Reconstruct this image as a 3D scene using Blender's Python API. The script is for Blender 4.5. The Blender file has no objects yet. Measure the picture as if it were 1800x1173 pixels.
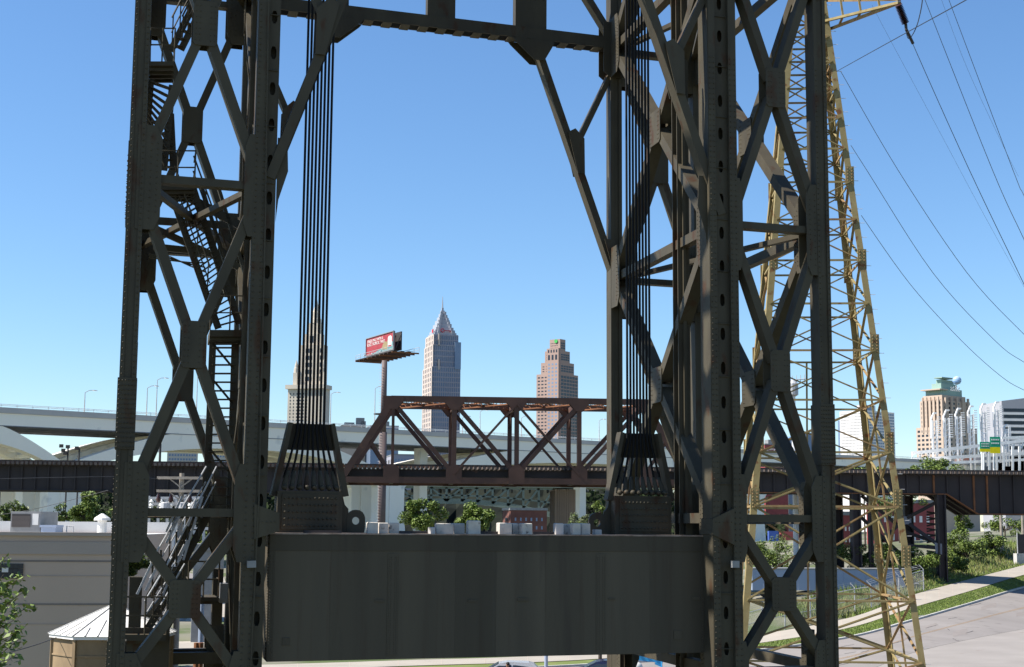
import bpy, math, random
import numpy as np
from mathutils import Vector as V
random.seed(7)
SC = bpy.context.scene
COL = SC.collection
R = math.radians
CZ = 8.8                                   # height of the eye above the street
F_, P_, RO_ = 2566.5, .132373, .0073108    # focal length in photo pixels, pitch, roll

# ------------------------------------------------------------------ camera, sky, sun, exposure
cam = bpy.data.cameras.new('camera'); cam.sensor_width = 36; cam.lens = 36*F_/1800
cam.clip_start = .5; cam.clip_end = 9000
co = bpy.data.objects.new('camera', cam); COL.objects.link(co); SC.camera = co
co.location = (0, 0, CZ)
from mathutils import Matrix
co.matrix_world = Matrix.Translation((0, 0, CZ)) @ Matrix.Rotation(R(90)+P_, 4, 'X') @ Matrix.Rotation(RO_, 4, 'Z')
SUN_H = V((-.975, -.12, 0)).normalized(); SUN_EL = R(50)
w = bpy.data.worlds.new('World'); SC.world = w; w.use_nodes = True
nt = w.node_tree; bg = nt.nodes['Background']
sky = nt.nodes.new('ShaderNodeTexSky'); sky.sky_type = 'NISHITA'; sky.sun_disc = False
sky.sun_elevation = SUN_EL; sky.sun_rotation = math.atan2(SUN_H.x, SUN_H.y)
sky.altitude = 200; sky.air_density = 1.1; sky.dust_density = 0; sky.ozone_density = 7
hs = nt.nodes.new('ShaderNodeHueSaturation'); hs.inputs['Saturation'].default_value = 1.06
nt.links.new(sky.outputs[0], hs.inputs['Color']); nt.links.new(hs.outputs[0], bg.inputs[0]); bg.inputs[1].default_value = .086
sl = bpy.data.lights.new('sun', 'SUN'); sl.energy = 5.; sl.angle = R(.5); sl.color = (1, .95, .87)
so = bpy.data.objects.new('sun', sl); COL.objects.link(so)
sd = SUN_H*math.cos(SUN_EL)+V((0, 0, math.sin(SUN_EL)))
so.rotation_euler = sd.to_track_quat('Z', 'Y').to_euler(); so.location = (-60, -20, 90)
SC.view_settings.view_transform = 'Standard'; SC.view_settings.look = 'None'
SC.view_settings.exposure = 1.0; SC.view_settings.gamma = 1

# ------------------------------------------------------------------ where a photo point lies in the place
def ray(px, py):
    X = px-900; Y = 586.5-py
    ix = (X*math.cos(RO_)-Y*math.sin(RO_))/F_; iy = (X*math.sin(RO_)+Y*math.cos(RO_))/F_
    return V((ix, math.cos(P_)-iy*math.sin(P_), math.sin(P_)+iy*math.cos(P_)))
def at(px, py, dep):
    d = ray(px, py); return d*(dep/d.y)+V((0, 0, CZ))
DX = V((math.sin(1.25232), math.cos(1.25232), 0)); DY = V((math.sin(-.245147), math.cos(-.245147), 0))
NF = V((-DX.y, DX.x, 0)); O40 = V((0, 40, 0)); UP = V((0, 0, 1))
def T(t, off, z):                          # tower coordinates: along the face, back from it, up from the eye
    p = O40+DX*t+DY*off; return V((p.x, p.y, z+CZ))
def FP(px, py, off=0.):
    d = ray(px, py); o = O40+DY*off
    return d*(o.dot(NF)/d.dot(NF))+V((0, 0, CZ))

# ------------------------------------------------------------------ mesh helpers
class MB:
    def __init__(s): s.v = []; s.f = []
    def add(s, vs, fs):
        n = len(s.v); s.v += [tuple(q) for q in vs]; s.f += [tuple(i+n for i in f) for f in fs]; return s
    def hexa(s, a):                        # 8 points: bottom ring of 4, top ring of 4
        return s.add(a, [(3,2,1,0),(4,5,6,7),(0,1,5,4),(1,2,6,5),(2,3,7,6),(3,0,4,7)])
    def bar(s, p0, p1, w, d, n, w1=None, d1=None):
        p0 = V(p0); p1 = V(p1); ax = (p1-p0).normalized(); n = V(n); n = n-ax*n.dot(ax)
        if n.length < 1e-6: n = ax.orthogonal()
        n.normalize(); u = ax.cross(n); w1 = w if w1 is None else w1; d1 = d if d1 is None else d1
        q = lambda p, W, D: [p-u*W/2-n*D/2, p+u*W/2-n*D/2, p+u*W/2+n*D/2, p-u*W/2+n*D/2]
        return s.hexa(q(p0, w, d)+q(p1, w1, d1))
    def box(s, lo, hi): 
        x0,y0,z0 = lo; x1,y1,z1 = hi
        return s.hexa([V(p) for p in ((x0,y0,z0),(x1,y0,z0),(x1,y1,z0),(x0,y1,z0),(x0,y0,z1),(x1,y0,z1),(x1,y1,z1),(x0,y1,z1))])
    def obox(s, o, a, b, c):               # from corner o along vectors a, b, c
        o = V(o); a = V(a); b = V(b); c = V(c)
        return s.hexa([o, o+a, o+a+b, o+b, o+c, o+a+c, o+a+b+c, o+b+c])
    def prism(s, poly, vec):
        vec = V(vec); n = len(poly); a = [V(p) for p in poly]; b = [p+vec for p in a]
        return s.add(a+b, [tuple(range(n))[::-1], tuple(range(n, 2*n))]+[(i, (i+1) % n, n+(i+1) % n, n+i) for i in range(n)])
    def tube(s, pts, r, n=6, r1=None):
        pts = [V(p) for p in pts]; vs = []; fs = []; m = len(pts); r1 = r if r1 is None else r1; u = None
        for i, p in enumerate(pts):
            t = (pts[min(i+1, m-1)]-pts[max(i-1, 0)]).normalized()
            u = t.orthogonal() if u is None else u-t*u.dot(t)
            u.normalize(); k = t.cross(u); rr = r+(r1-r)*i/max(1, m-1)
            vs += [p+(u*math.cos(2*math.pi*j/n)+k*math.sin(2*math.pi*j/n))*rr for j in range(n)]
        for i in range(m-1):
            for j in range(n): fs.append((i*n+j, i*n+(j+1) % n, (i+1)*n+(j+1) % n, (i+1)*n+j))
        fs += [tuple(range(n))[::-1], tuple((m-1)*n+j for j in range(n))]
        return s.add(vs, fs)
    def lathe(s, o, prof, n=10, ax=UP, u=None):    # prof: (radius, height)
        o = V(o); ax = V(ax).normalized(); u = V(u) if u else ax.orthogonal(); u.normalize(); k = ax.cross(u); vs = []; fs = []
        for r, h in prof: vs += [o+ax*h+(u*math.cos(2*math.pi*j/n)+k*math.sin(2*math.pi*j/n))*r for j in range(n)]
        for i in range(len(prof)-1):
            for j in range(n): fs.append((i*n+j, i*n+(j+1) % n, (i+1)*n+(j+1) % n, (i+1)*n+j))
        fs += [tuple(range(n))[::-1], tuple((len(prof)-1)*n+j for j in range(n))]
        return s.add(vs, fs)
    def rivet(s, p, n, r=.022, h=.02):
        n = V(n).normalized(); return s.lathe(p, [(r, -.004), (r*.9, h*.5), (r*.45, h)], 6, n)
    def holed(s, c, u, v, hw, hh, rw, rh, n, th, k=16):    # a plate with an oval hole through it
        c = V(c); u = V(u).normalized(); v = V(v).normalized(); n = V(n).normalized(); A = []; B = []
        for i in range(k):
            a = 2*math.pi*(i+.5)/k; x, y = math.cos(a), math.sin(a); m = max(abs(x)/hw, abs(y)/hh)
            A.append(c+u*x/m+v*y/m)
            m2 = (abs(x/rw)**2.6+abs(y/rh)**2.6)**(1/2.6); B.append(c+u*x/m2+v*y/m2)
        C = []
        for sx, sy, i in ((1,1,0),): pass
        vs = A+B+[p-n*th for p in B]; fs = []
        for i in range(k):
            j = (i+1) % k; fs += [(i, j, k+j, k+i), (k+i, k+j, 2*k+j, 2*k+i)]
        s.add(vs, fs); q = k//4
        for t_, (sx, sy) in enumerate(((1,1),(-1,1),(-1,-1),(1,-1))):     # square corners
            i = min(range(k), key=lambda i: (A[i]-(c+u*sx*hw+v*sy*hh)).length)
            for i0, j0 in [(a, (a+1) % k) for a in range(k)]:
                a0 = 2*math.pi*(i0+.5)/k; ac = math.atan2(sy*hh, sx*hw) % (2*math.pi)
                if 0 < (ac-a0) % (2*math.pi) < 2*math.pi/k: s.add([A[i0], c+u*sx*hw+v*sy*hh, A[j0]], [(0, 1, 2)])
        return s
def mesh(name, mb, m, smooth=False):
    me = bpy.data.meshes.new(name); me.from_pydata(mb.v, [], mb.f); me.materials.append(m)
    if smooth: me.shade_smooth()
    me.update(); return me
WL = {}
def wl(o): return WL.get(o.name, V((0, 0, 0)))
def obj(name, mb, m, parent=None, kind=None, label=None, cat=None, group=None, loc=None, smooth=False):
    base = wl(parent) if parent else (V(loc) if loc is not None else V((0, 0, 0)))
    if not parent and loc is None and mb.v:
        a = np.array(mb.v); base = V((a[:,0].mean(), a[:,1].mean(), a[:,2].min()))
    mb.v = [(x-base.x, y-base.y, z-base.z) for x, y, z in mb.v]
    o = bpy.data.objects.new(name, mesh(name, mb, m, smooth)); COL.objects.link(o)
    if parent: o.parent = parent
    else: o.location = base
    WL[o.name] = base
    for k, x in (('kind', kind), ('label', label), ('category', cat), ('group', group)):
        if x: o[k] = x
    return o
def thing(name, label, cat, loc, group=None):
    o = bpy.data.objects.new(name, None); COL.objects.link(o); o.location = loc; o.empty_display_size = .2
    o['label'] = label; o['category'] = cat
    if group: o['group'] = group
    WL[o.name] = V(loc); return o
def inst(name, me, parent, loc, rot=None, label=None):
    o = bpy.data.objects.new(name, me); COL.objects.link(o); o.parent = parent
    o.location = V(loc)-wl(parent)
    if rot is not None: o.rotation_euler = rot
    WL[o.name] = V(loc)
    if label: o['label'] = label
    return o
def inst_m(name, me, parent, M):           # M: world matrix
    o = bpy.data.objects.new(name, me); COL.objects.link(o); o.parent = parent
    o.matrix_local = Matrix.Translation(-wl(parent)) @ M; WL[o.name] = M.translation.copy(); return o

# ------------------------------------------------------------------ materials
def mat(name, c1, c2=None, rough=.6, scale=3., metal=0., bump=0., stretch=None, spot=None, spot_scale=6., spot_lo=.62, spec=.3, detail=5, bscale=None):
    m = bpy.data.materials.new(name); m.use_nodes = True; t = m.node_tree; b = t.nodes['Principled BSDF']; L = t.links.new
    b.inputs['Roughness'].default_value = rough; b.inputs['Metallic'].default_value = metal
    b.inputs['Specular IOR Level'].default_value = spec
    c2 = c2 or tuple(x*.8 for x in c1)
    g = t.nodes.new('ShaderNodeNewGeometry'); mp = t.nodes.new('ShaderNodeMapping')
    mp.inputs['Scale'].default_value = stretch or (1, 1, 1); L(g.outputs['Position'], mp.inputs[0])
    n = t.nodes.new('ShaderNodeTexNoise'); n.inputs['Scale'].default_value = scale; n.inputs['Detail'].default_value = detail
    L(mp.outputs[0], n.inputs[0])
    r = t.nodes.new('ShaderNodeValToRGB'); r.color_ramp.elements[0].position = .32; r.color_ramp.elements[1].position = .7
    r.color_ramp.elements[0].color = (*c2, 1); r.color_ramp.elements[1].color = (*c1, 1)
    L(n.outputs[0], r.inputs[0]); out = r.outputs[0]
    if spot:
        n2 = t.nodes.new('ShaderNodeTexNoise'); n2.inputs['Scale'].default_value = spot_scale; n2.inputs['Detail'].default_value = 6
        L(mp.outputs[0], n2.inputs[0])
        r2 = t.nodes.new('ShaderNodeValToRGB'); r2.color_ramp.elements[0].position = spot_lo; r2.color_ramp.elements[1].position = spot_lo+.1
        L(n2.outputs[0], r2.inputs[0]); x = t.nodes.new('ShaderNodeMixRGB'); L(r2.outputs[0], x.inputs[0]); L(out, x.inputs[1])
        x.inputs[2].default_value = (*spot, 1); out = x.outputs[0]
    L(out, b.inputs['Base Color'])
    if bump:
        n3 = t.nodes.new('ShaderNodeTexNoise'); n3.inputs['Scale'].default_value = bscale or scale*4; n3.inputs['Detail'].default_value = 4
        L(mp.outputs[0], n3.inputs[0]); bm_ = t.nodes.new('ShaderNodeBump'); bm_.inputs['Strength'].default_value = bump
        bm_.inputs['Distance'].default_value = .03
        L(n3.outputs[0], bm_.inputs['Height']); L(bm_.outputs[0], b.inputs['Normal'])
    return m
M = {}
M['steel'] = mat('tower_steel', (.076,.065,.044), (.053,.045,.032), .55, 1.3, stretch=(1,1,.45), spot=(.06,.034,.02), spot_scale=2.2, spot_lo=.59, bump=.08, bscale=14, spec=.13)
M['cw'] = mat('counterweight_steel', (.088,.074,.053), (.064,.054,.04), .55, .9, stretch=(1,1,.06), spot=(.052,.041,.034), spot_scale=1.1, spot_lo=.6, spec=.13, bump=.1, bscale=5)
def streaks(m):                            # rust runs and water marks down a plated face, each plate of its own tone
    t = m.node_tree; b = t.nodes['Principled BSDF']; src = b.inputs['Base Color'].links[0].from_socket; L = t.links.new
    g = t.nodes.new('ShaderNodeNewGeometry'); mp = t.nodes.new('ShaderNodeMapping'); mp.inputs['Scale'].default_value = (3.2, 3.2, .16); L(g.outputs['Position'], mp.inputs[0])
    for sc, lo, c, f in ((1., .55, (.050,.030,.02), .5), (2.3, .6, (.03,.028,.025), .45), (1.7, .62, (.115,.108,.09), .35)):
        n = t.nodes.new('ShaderNodeTexNoise'); n.inputs['Scale'].default_value = sc; n.inputs['Detail'].default_value = 7; n.inputs['Roughness'].default_value = .65; L(mp.outputs[0], n.inputs[0])
        r = t.nodes.new('ShaderNodeMapRange'); r.inputs['From Min'].default_value = lo; r.inputs['From Max'].default_value = lo+.22; r.inputs['To Max'].default_value = f; L(n.outputs[0], r.inputs[0])
        x = t.nodes.new('ShaderNodeMixRGB'); L(r.outputs[0], x.inputs[0]); L(src, x.inputs[1]); x.inputs[2].default_value = (*c, 1); src = x.outputs[0]
    oi = t.nodes.new('ShaderNodeObjectInfo'); r = t.nodes.new('ShaderNodeMapRange'); r.inputs['To Min'].default_value = .82; r.inputs['To Max'].default_value = 1.15; L(oi.outputs['Random'], r.inputs[0])
    h = t.nodes.new('ShaderNodeHueSaturation'); L(r.outputs[0], h.inputs['Value']); L(src, h.inputs['Color']); L(h.outputs[0], b.inputs['Base Color'])
streaks(M['cw'])
M['rope'] = mat('greased_rope', (.010,.010,.011), (.006,.006,.007), .6, 30, spec=.15)
M['rust'] = mat('sunlit_rusty_lip', (.30,.24,.2), (.16,.11,.085), .8, 4)
M['conc'] = mat('pale_concrete', (.52,.5,.47), (.38,.37,.35), .85, 1.5, bump=.2, spot=(.22,.2,.18), spot_scale=5, spot_lo=.62)
M['block'] = mat('block_concrete', (.56,.51,.44), (.42,.385,.34), .9, 4, bump=.3, spot=(.12,.1,.09), spot_scale=5, spot_lo=.6)
M['yellow'] = mat('pylon_paint', (.285,.225,.105), (.22,.172,.072), .7, 1.5, spot=(.16,.07,.025), spot_scale=2.2, spot_lo=.58, bump=.1)
M['yrust'] = mat('pylon_rust', (.22,.12,.055), (.30,.22,.1), .8, 1.5)
M['brown'] = mat('rust_brown_steel', (.10,.052,.038), (.058,.032,.025), .7, .5, spot=(.16,.075,.04), spot_scale=.8, spot_lo=.66)
M['dbrown'] = mat('dark_brown_steel', (.045,.034,.034), (.026,.021,.022), .65, .4, spot=(.12,.06,.035), spot_scale=.7, spot_lo=.68)
M['rustlit'] = mat('sunlit_orange_rust', (.25,.105,.045), (.12,.05,.025), .85, 1)  # rust, its orange brightened to look sunlit
M['tie'] = mat('timber_tie_ends', (.16,.13,.115), (.07,.058,.052), .9, 2)
M['white'] = mat('viaduct_concrete', (.90,.85,.75), (.84,.79,.70), .8, .12, spot=(.55,.55,.53), spot_scale=.2, spot_lo=.64)
M['parapet'] = mat('parapet_concrete', (.5,.47,.45), (.44,.42,.41), .85, .3)
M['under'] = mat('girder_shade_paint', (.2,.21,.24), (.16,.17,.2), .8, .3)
M['rail'] = mat('white_rail', (.75,.75,.75), None, .5, 1)
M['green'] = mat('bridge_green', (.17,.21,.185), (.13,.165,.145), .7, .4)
M['dgreen'] = mat('bridge_green_shaded', (.035,.038,.038), (.02,.02,.021), .8, .3)
M['asphalt'] = mat('road_surface', (.235,.213,.198), (.195,.176,.163), .9, .25, spot=(.13,.115,.105), spot_scale=1.1, spot_lo=.62, bump=.2, bscale=8, stretch=(.6,1.4,1))
M['walk'] = mat('sidewalk_concrete', (.34,.305,.255), (.29,.26,.22), .9, .5, bump=.1)
M['line'] = mat('road_line', (.30,.18,.075), (.25,.175,.1), .9, 2)
M['tar'] = mat('tar_seal', (.06,.055,.055), None, .8, 2)
M['grass'] = mat('grass', (.15,.18,.05), (.10,.13,.03), .95, .6, spot=(.17,.15,.06), spot_scale=.8, spot_lo=.6, bump=.5, bscale=6)
M['ground'] = mat('waste_ground', (.22,.2,.165), (.09,.1,.05), .95, .08, spot=(.07,.095,.03), spot_scale=.12, spot_lo=.5, bump=.3)
M['leaf'] = mat('leaf_green', (.19,.25,.05), (.10,.145,.03), .55, 1.2, spec=.3)
M['leaf2'] = mat('leaf_dark', (.095,.135,.032), (.055,.08,.02), .55, 1.2, spec=.3)
M['leaf3'] = mat('leaf_grey_green', (.16,.18,.1), (.09,.11,.055), .6, 1.2, spec=.3)
M['dryleaf'] = mat('dry_grass_stems', (.27,.24,.11), (.17,.19,.06), .7, 1, spec=.2)
M['bark'] = mat('bark', (.09,.07,.055), (.05,.04,.03), .9, 3, bump=.3)
M['wall'] = mat('beige_render', (.50,.385,.30), (.46,.355,.28), .9, .35, stretch=(1,1,.4), bump=.1, bscale=3)
M['wall2'] = mat('beige_render_band', (.40,.33,.28), (.36,.30,.255), .9, .6)
M['groove'] = mat('joint_dark', (.12,.105,.1), None, .9, 1)
M['roofw'] = mat('white_metal', (.72,.7,.66), (.62,.6,.57), .5, .8)
M['tan'] = mat('stained_tan_render', (.30,.215,.125), (.17,.12,.07), .85, 1.2, stretch=(1,1,.5), spot=(.09,.07,.05), spot_scale=.9, spot_lo=.58)
M['grey'] = mat('grey_metal', (.26,.26,.26), (.2,.2,.2), .5, 2)
M['dgrey'] = mat('dark_grille', (.05,.045,.045), None, .7, 2)
M['galv'] = mat('galvanised', (.45,.45,.45), (.36,.36,.37), .45, 3)
M['glass'] = mat('window_glass', (.03,.04,.055), (.02,.028,.04), .12, .2)
M['bglass'] = mat('blue_glass', (.19,.25,.36), (.15,.21,.31), .12, .05)
M['kstone'] = mat('granite_shaded_blue', (.32,.315,.36), (.27,.27,.315), .7, .05)
M['kstl'] = mat('granite_sunlit_pale', (.5,.42,.37), (.44,.37,.33), .7, .05)
M['ksteel'] = mat('crown_metal', (.36,.37,.4), (.31,.32,.36), .4, .03)
M['pink'] = mat('pink_granite', (.36,.255,.215), (.315,.22,.185), .75, .05)
M['lime'] = mat('limestone', (.56,.5,.41), (.46,.41,.34), .85, .06)
M['buff'] = mat('buff_brick', (.5,.39,.31), (.43,.34,.27), .85, .05)
M['cop'] = mat('verdigris', (.3,.42,.36), (.24,.34,.3), .7, .1)
M['woff'] = mat('white_cladding', (.74,.71,.69), (.68,.66,.65), .7, .05)
M['gclad'] = mat('grey_cladding', (.36,.36,.38), (.3,.3,.33), .6, .05)
M['brick'] = mat('red_brick', (.17,.075,.058), (.125,.055,.045), .9, .5)
M['red'] = mat('red_paint', (.27,.06,.06), (.22,.05,.05), .6, 1)
M['bill'] = mat('poster_red', (.33,.04,.05), None, .6, 1)
M['teal'] = mat('poster_teal', (.12,.28,.29), None, .6, 1)
M['olive'] = mat('poster_tan', (.30,.23,.12), None, .6, 1)
M['whitep'] = mat('white_print', (.75,.72,.7), None, .6, 1)
M['polebr'] = mat('brown_pole', (.13,.095,.088), (.1,.072,.068), .6, .4)
M['wood'] = mat('weathered_wood', (.33,.29,.24), (.22,.19,.155), .9, 2)
M['trailer'] = mat('blue_grey_siding', (.30,.35,.45), (.26,.31,.41), .6, .3)
M['silver'] = mat('car_silver', (.5,.5,.5), (.46,.46,.46), .25, 1, metal=.4)
M['navy'] = mat('car_navy', (.02,.025,.06), None, .2, 1)
M['cyan'] = mat('lift_cyan', (.05,.33,.62), (.04,.28,.55), .4, 1)
M['tyre'] = mat('rubber', (.015,.015,.015), None, .8, 3)
M['skin'] = mat('skin', (.3,.17,.11), None, .6, 3)
M['cloth'] = mat('dark_shirt', (.03,.03,.045), None, .9, 3)
M['hair'] = mat('dark_hair', (.012,.01,.009), None, .7, 3)
M['taill'] = mat('tail_lamp_red', (.35,.01,.01), None, .3, 3)
M['sgreen'] = mat('sign_green', (.0,.30,.17), None, .5, 1)
M['syel'] = mat('sign_yellow', (.75,.62,.0), None, .5, 1)
M['ins'] = mat('brown_porcelain', (.05,.022,.02), None, .25, 3)
M['wire'] = mat('wire', (.03,.032,.036), None, .5, 3)
M['kred'] = mat('sign_red', (.5,.02,.03), None, .5, 1)
M['lime_g'] = mat('sign_bright_green', (.07,.45,.1), None, .5, 1)
M['blue'] = mat('sign_blue', (.12,.32,.6), None, .5, 1)
M['bluebox'] = mat('blue_container', (.05,.1,.35), None, .6, 1)
M['mesh'] = mat('chain_link_wire', (.32,.32,.32), None, .5, 3)
M['browncl'] = mat('brown_ribbed_concrete', (.23,.165,.115), (.17,.125,.09), .85, .3)
# ------------------------------------------------------------------ ground: one sheet through known points
def flatD(px, py): d = ray(px, py); return -CZ*d.y/d.z
EDG = {'far': [(380,1172,0),(700,1162,0),(1000,1151,0),(1250,1127,0),(1480,1090,122),(1600,1048,133),(1700,1020,147),(1800,994,167),(1920,962,192)],
 'near': [(380,1186,0),(700,1172,0),(1000,1162,0),(1250,1142,0),(1480,1107,116.5),(1600,1070,125),(1700,1041,137),(1800,1011,156),(1920,982,180)],
 'kerb': [(380,1196,0),(700,1181,0),(1000,1169,0),(1250,1151,0),(1480,1121,113),(1600,1090,121),(1700,1061,132.5),(1800,1031,150),(1920,1003,173)],
 'outer': [(380,1262,0),(700,1250,0),(1000,1240,0),(1250,1228,0),(1480,1190,90),(1600,1146,103),(1700,1122,112),(1800,1103,122),(1920,1080,138)],
 'apron': [(380,1500,0),(700,1500,0),(1000,1500,0),(1250,1500,0),(1480,1500,0),(1600,1500,0),(1700,1500,0),(1800,1500,0),(1920,1500,0)]}
E3 = {k: [at(x, y, D or flatD(x, y)) for x, y, D in v] for k, v in EDG.items()}
ctl = [(p.x, p.y, p.z-.55) for k, v in E3.items() for p in v if k != 'apron']
ctl += [(p.x, p.y, p.z-.6) for a_, b_ in (('kerb','outer'),('far','near')) for u in ((.33,.67) if a_ == 'kerb' else (.5,)) for p in [E3[a_][i].lerp(E3[b_][i], u) for i in range(len(E3[a_]))]]
CT = [at(px, py, d) for px, py, d in ((1665,1008,146),(1720,955,182),(1800,938,235),(1560,1058,134))]
ctl += [(p.x, p.y, p.z) for p in CT]
for x, y in ((-70,30),(-40,20),(0,5),(20,20),(0,60),(20,70),(-60,80),(-60,120),(-30,115),(-10,130),(5,150),(-40,170),(10,185),(-120,100),(-120,200),(-60,260),(20,260)): ctl.append((x, y, -.1))
for x, y, z in ((70,230,8.),(110,230,10.),(130,160,7.),(100,330,8.4),(60,330,6.),(160,260,10.),(60,60,-.1),(100,90,.3),(140,60,.5)): ctl.append((x, y, z))
ctl = np.array(ctl); nC = len(ctl)
def _U(r): return np.where(r > 1e-9, r*r*np.log(r+1e-9), 0)
_K = _U(np.linalg.norm(ctl[:,None,:2]-ctl[None,:,:2], axis=2)/50)+np.eye(nC)*.004
_Pm = np.c_[np.ones(nC), ctl[:,:2]/50]; _A = np.zeros((nC+3, nC+3)); _A[:nC,:nC] = _K; _A[:nC,nC:] = _Pm; _A[nC:,:nC] = _Pm.T
_W = np.linalg.solve(_A, np.r_[ctl[:,2], 0, 0, 0])
def _tps(xy):
    xy = np.atleast_2d(xy); r = np.linalg.norm(xy[:,None]-ctl[None,:,:2], axis=2)/50
    return _U(r)@_W[:nC]+np.c_[np.ones(len(xy)), xy/50]@_W[nC:]
def gz(x, y):
    z = float(_tps(np.array([[x, y]]))[0])
    k = min(1, max(0, (max(abs(x)-150, y-330, -y-30))/120.)); k = k*k*(3-2*k)
    far = 0 if x < 30 else min(8., (x-30)*.06)
    return min(12., max(-.2, z*(1-k)+far*k))
def ghit(px, py):
    d = ray(px, py); a, b = 20., 60.
    s = 20.
    while s < 700:
        p = d*s+V((0, 0, CZ))
        if p.z < gz(p.x, p.y): break
        s += 2.
    lo, hi = s-2., s
    for _ in range(12):
        m = (lo+hi)/2; p = d*m+V((0, 0, CZ))
        if p.z < gz(p.x, p.y): hi = m
        else: lo = m
    p = d*hi+V((0, 0, CZ)); return V((p.x, p.y, gz(p.x, p.y)))
def drop(p, h=0.): return V((p.x, p.y, gz(p.x, p.y)+h))
xs = sorted(set(list(range(-160, 161, 4))+[-3000,-1500,-700,-400,-260,-200,200,260,400,700,1500,3000]))
ys = sorted(set(list(range(-40, 361, 4))+[-300,-120,420,520,700,1000,1500,2500,4500]))
g = MB(); g.v = [(x, y, gz(x, y)) for y in ys for x in xs]; nx = len(xs)
g.f = [(j*nx+i, j*nx+i+1, (j+1)*nx+i+1, (j+1)*nx+i) for j in range(len(ys)-1) for i in range(nx-1)]
obj('ground', g, M['ground'], kind='structure', smooth=True, loc=(0, 0, 0))
def sm(pl, n=8):                            # smooth and resample a pixel line
    out = []
    for i in range(len(pl)-1):
        p0 = pl[max(i-1, 0)]; p1 = pl[i]; p2 = pl[i+1]; p3 = pl[min(i+2, len(pl)-1)]
        for k in range(n):
            t = k/n; out.append(tuple(.5*((2*p1[c])+(-p0[c]+p2[c])*t+(2*p0[c]-5*p1[c]+4*p2[c]-p3[c])*t*t+(-p0[c]+3*p1[c]-3*p2[c]+p3[c])*t**3) for c in (0, 1)))
    return out+[pl[-1]]
def line3(v, n=8):
    out = []
    for i in range(len(v)-1):
        p0, p1, p2, p3 = v[max(i-1, 0)], v[i], v[i+1], v[min(i+2, len(v)-1)]
        for k in range(n):
            t = k/n; out.append(.5*((2*p1)+(p2-p0)*t+(2*p0-5*p1+4*p2-p3)*t*t+(3*p1-p0-3*p2+p3)*t**3))
    return out+[v[-1].copy()]
far_e, near_e, kerb_e, road_o, apron_e = (line3(E3[k]) for k in ('far', 'near', 'kerb', 'outer', 'apron'))
def strip(a, b, h, n=6):
    m = MB()
    for i in range(len(a)):
        for k in range(n+1): m.v.append(tuple(a[i].lerp(b[i], k/n)+UP*h))
    for i in range(len(a)-1):
        for k in range(n): m.f.append((i*(n+1)+k, i*(n+1)+k+1, (i+1)*(n+1)+k+1, (i+1)*(n+1)+k))
    return m
obj('street', strip(kerb_e, road_o, -.12, 10), M['asphalt'], kind='structure', loc=(0,0,0))
obj('verge', strip(near_e, kerb_e, -.01, 2), M['grass'], kind='structure', loc=(0,0,0))
sw = obj('sidewalk', strip(far_e, near_e, .03, 3), M['walk'], kind='structure', loc=(0,0,0))
kb = MB()
for i in range(len(kerb_e)-1):
    a, b = kerb_e[i], kerb_e[i+1]; kb.bar(a-UP*.08, b-UP*.08, .2, .2, UP)
obj('kerb', kb, M['conc'], kind='structure', loc=(0,0,0))
jt = MB()
for i in range(0, len(far_e), 2): jt.bar(far_e[i]+UP*.033, near_e[i]+UP*.033, .035, .006, UP)
obj('joint', jt, M['wall2'], sw, kind='stuff')
cl = MB()
for i in range(len(kerb_e)-1):
    for o_ in (.525, .545):
        n = len(cl.v); cl.v += [tuple(kerb_e[i+d_].lerp(road_o[i+d_], o_+e_)-UP*.114) for d_, e_ in ((0,0),(1,0),(1,.007),(0,.007))]; cl.f.append((n, n+1, n+2, n+3))
obj('centre_line', cl, M['line'], kind='structure', loc=(0,0,0))
tr = MB(); rr = random.Random(3)
def onroad(i, u):
    i0 = min(len(kerb_e)-2, int(i)); f = i-i0; return kerb_e[i0].lerp(kerb_e[i0+1], f).lerp(road_o[i0].lerp(road_o[i0+1], f), u)-UP*.112
for k in range(15):
    i, u = rr.uniform(30, len(kerb_e)-4), rr.uniform(.06, .95); di, du = ((.3, 0) if rr.random() < .8 else (.1, .02)); pts = [onroad(i, u)]
    for s_ in range(rr.randrange(3, 8)):
        i = min(len(kerb_e)-1.1, i+di*rr.uniform(.5,1.5)+rr.uniform(-.05,.05)); u = min(.98, u+du*rr.uniform(.5,1.4)+rr.uniform(-.012,.012)); pts.append(onroad(i, u))
    for a, b in zip(pts, pts[1:]): tr.bar(a, b, rr.uniform(.03,.06), .006, UP)
obj('road_crack', tr, M['tar'], kind='stuff', label='dark sealed cracks wandering over the street surface', cat='cracks', loc=(0,0,0))
M['patch'] = mat('road_patch', (.225,.198,.18), (.19,.168,.155), .9, 1.5, bump=.2)
pm = MB()
for (i, u, di, du) in ((50,.2,2.2,.12),(55,.62,1.5,.1),(46,.7,2,.16),(60,.35,1.2,.2),(42,.3,1.6,.1)):
    n = len(pm.v); pm.v += [tuple(onroad(i+a_, u+b_)-UP*.002) for a_, b_ in ((0,0),(di,.01),(di,du),(0,du-.01))]; pm.f.append((n, n+1, n+2, n+3))
obj('road_patch', pm, M['patch'], kind='structure', loc=(0,0,0))
M['apron'] = mat('apron_concrete', (.255,.232,.212), (.215,.195,.178), .9, .3, spot=(.17,.125,.105), spot_scale=.5, spot_lo=.64, bump=.15)
obj('concrete_apron', strip(road_o, apron_e, -.13, 12), M['apron'], kind='structure', loc=(0,0,0))
ss = strip([ghit(*p) for p in ((300,1150),(330,1085),(352,1012))], [ghit(*p) for p in ((440,1150),(420,1085),(392,1012))], .06, 4)
obj('side_street', ss, M['walk'], kind='structure', loc=(0,0,0))
yd = strip([ghit(*p) for p in ((222,1150),(255,1060),(270,985))], [ghit(*p) for p in ((290,1150),(325,1085),(346,1012))], .05, 4)
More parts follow.
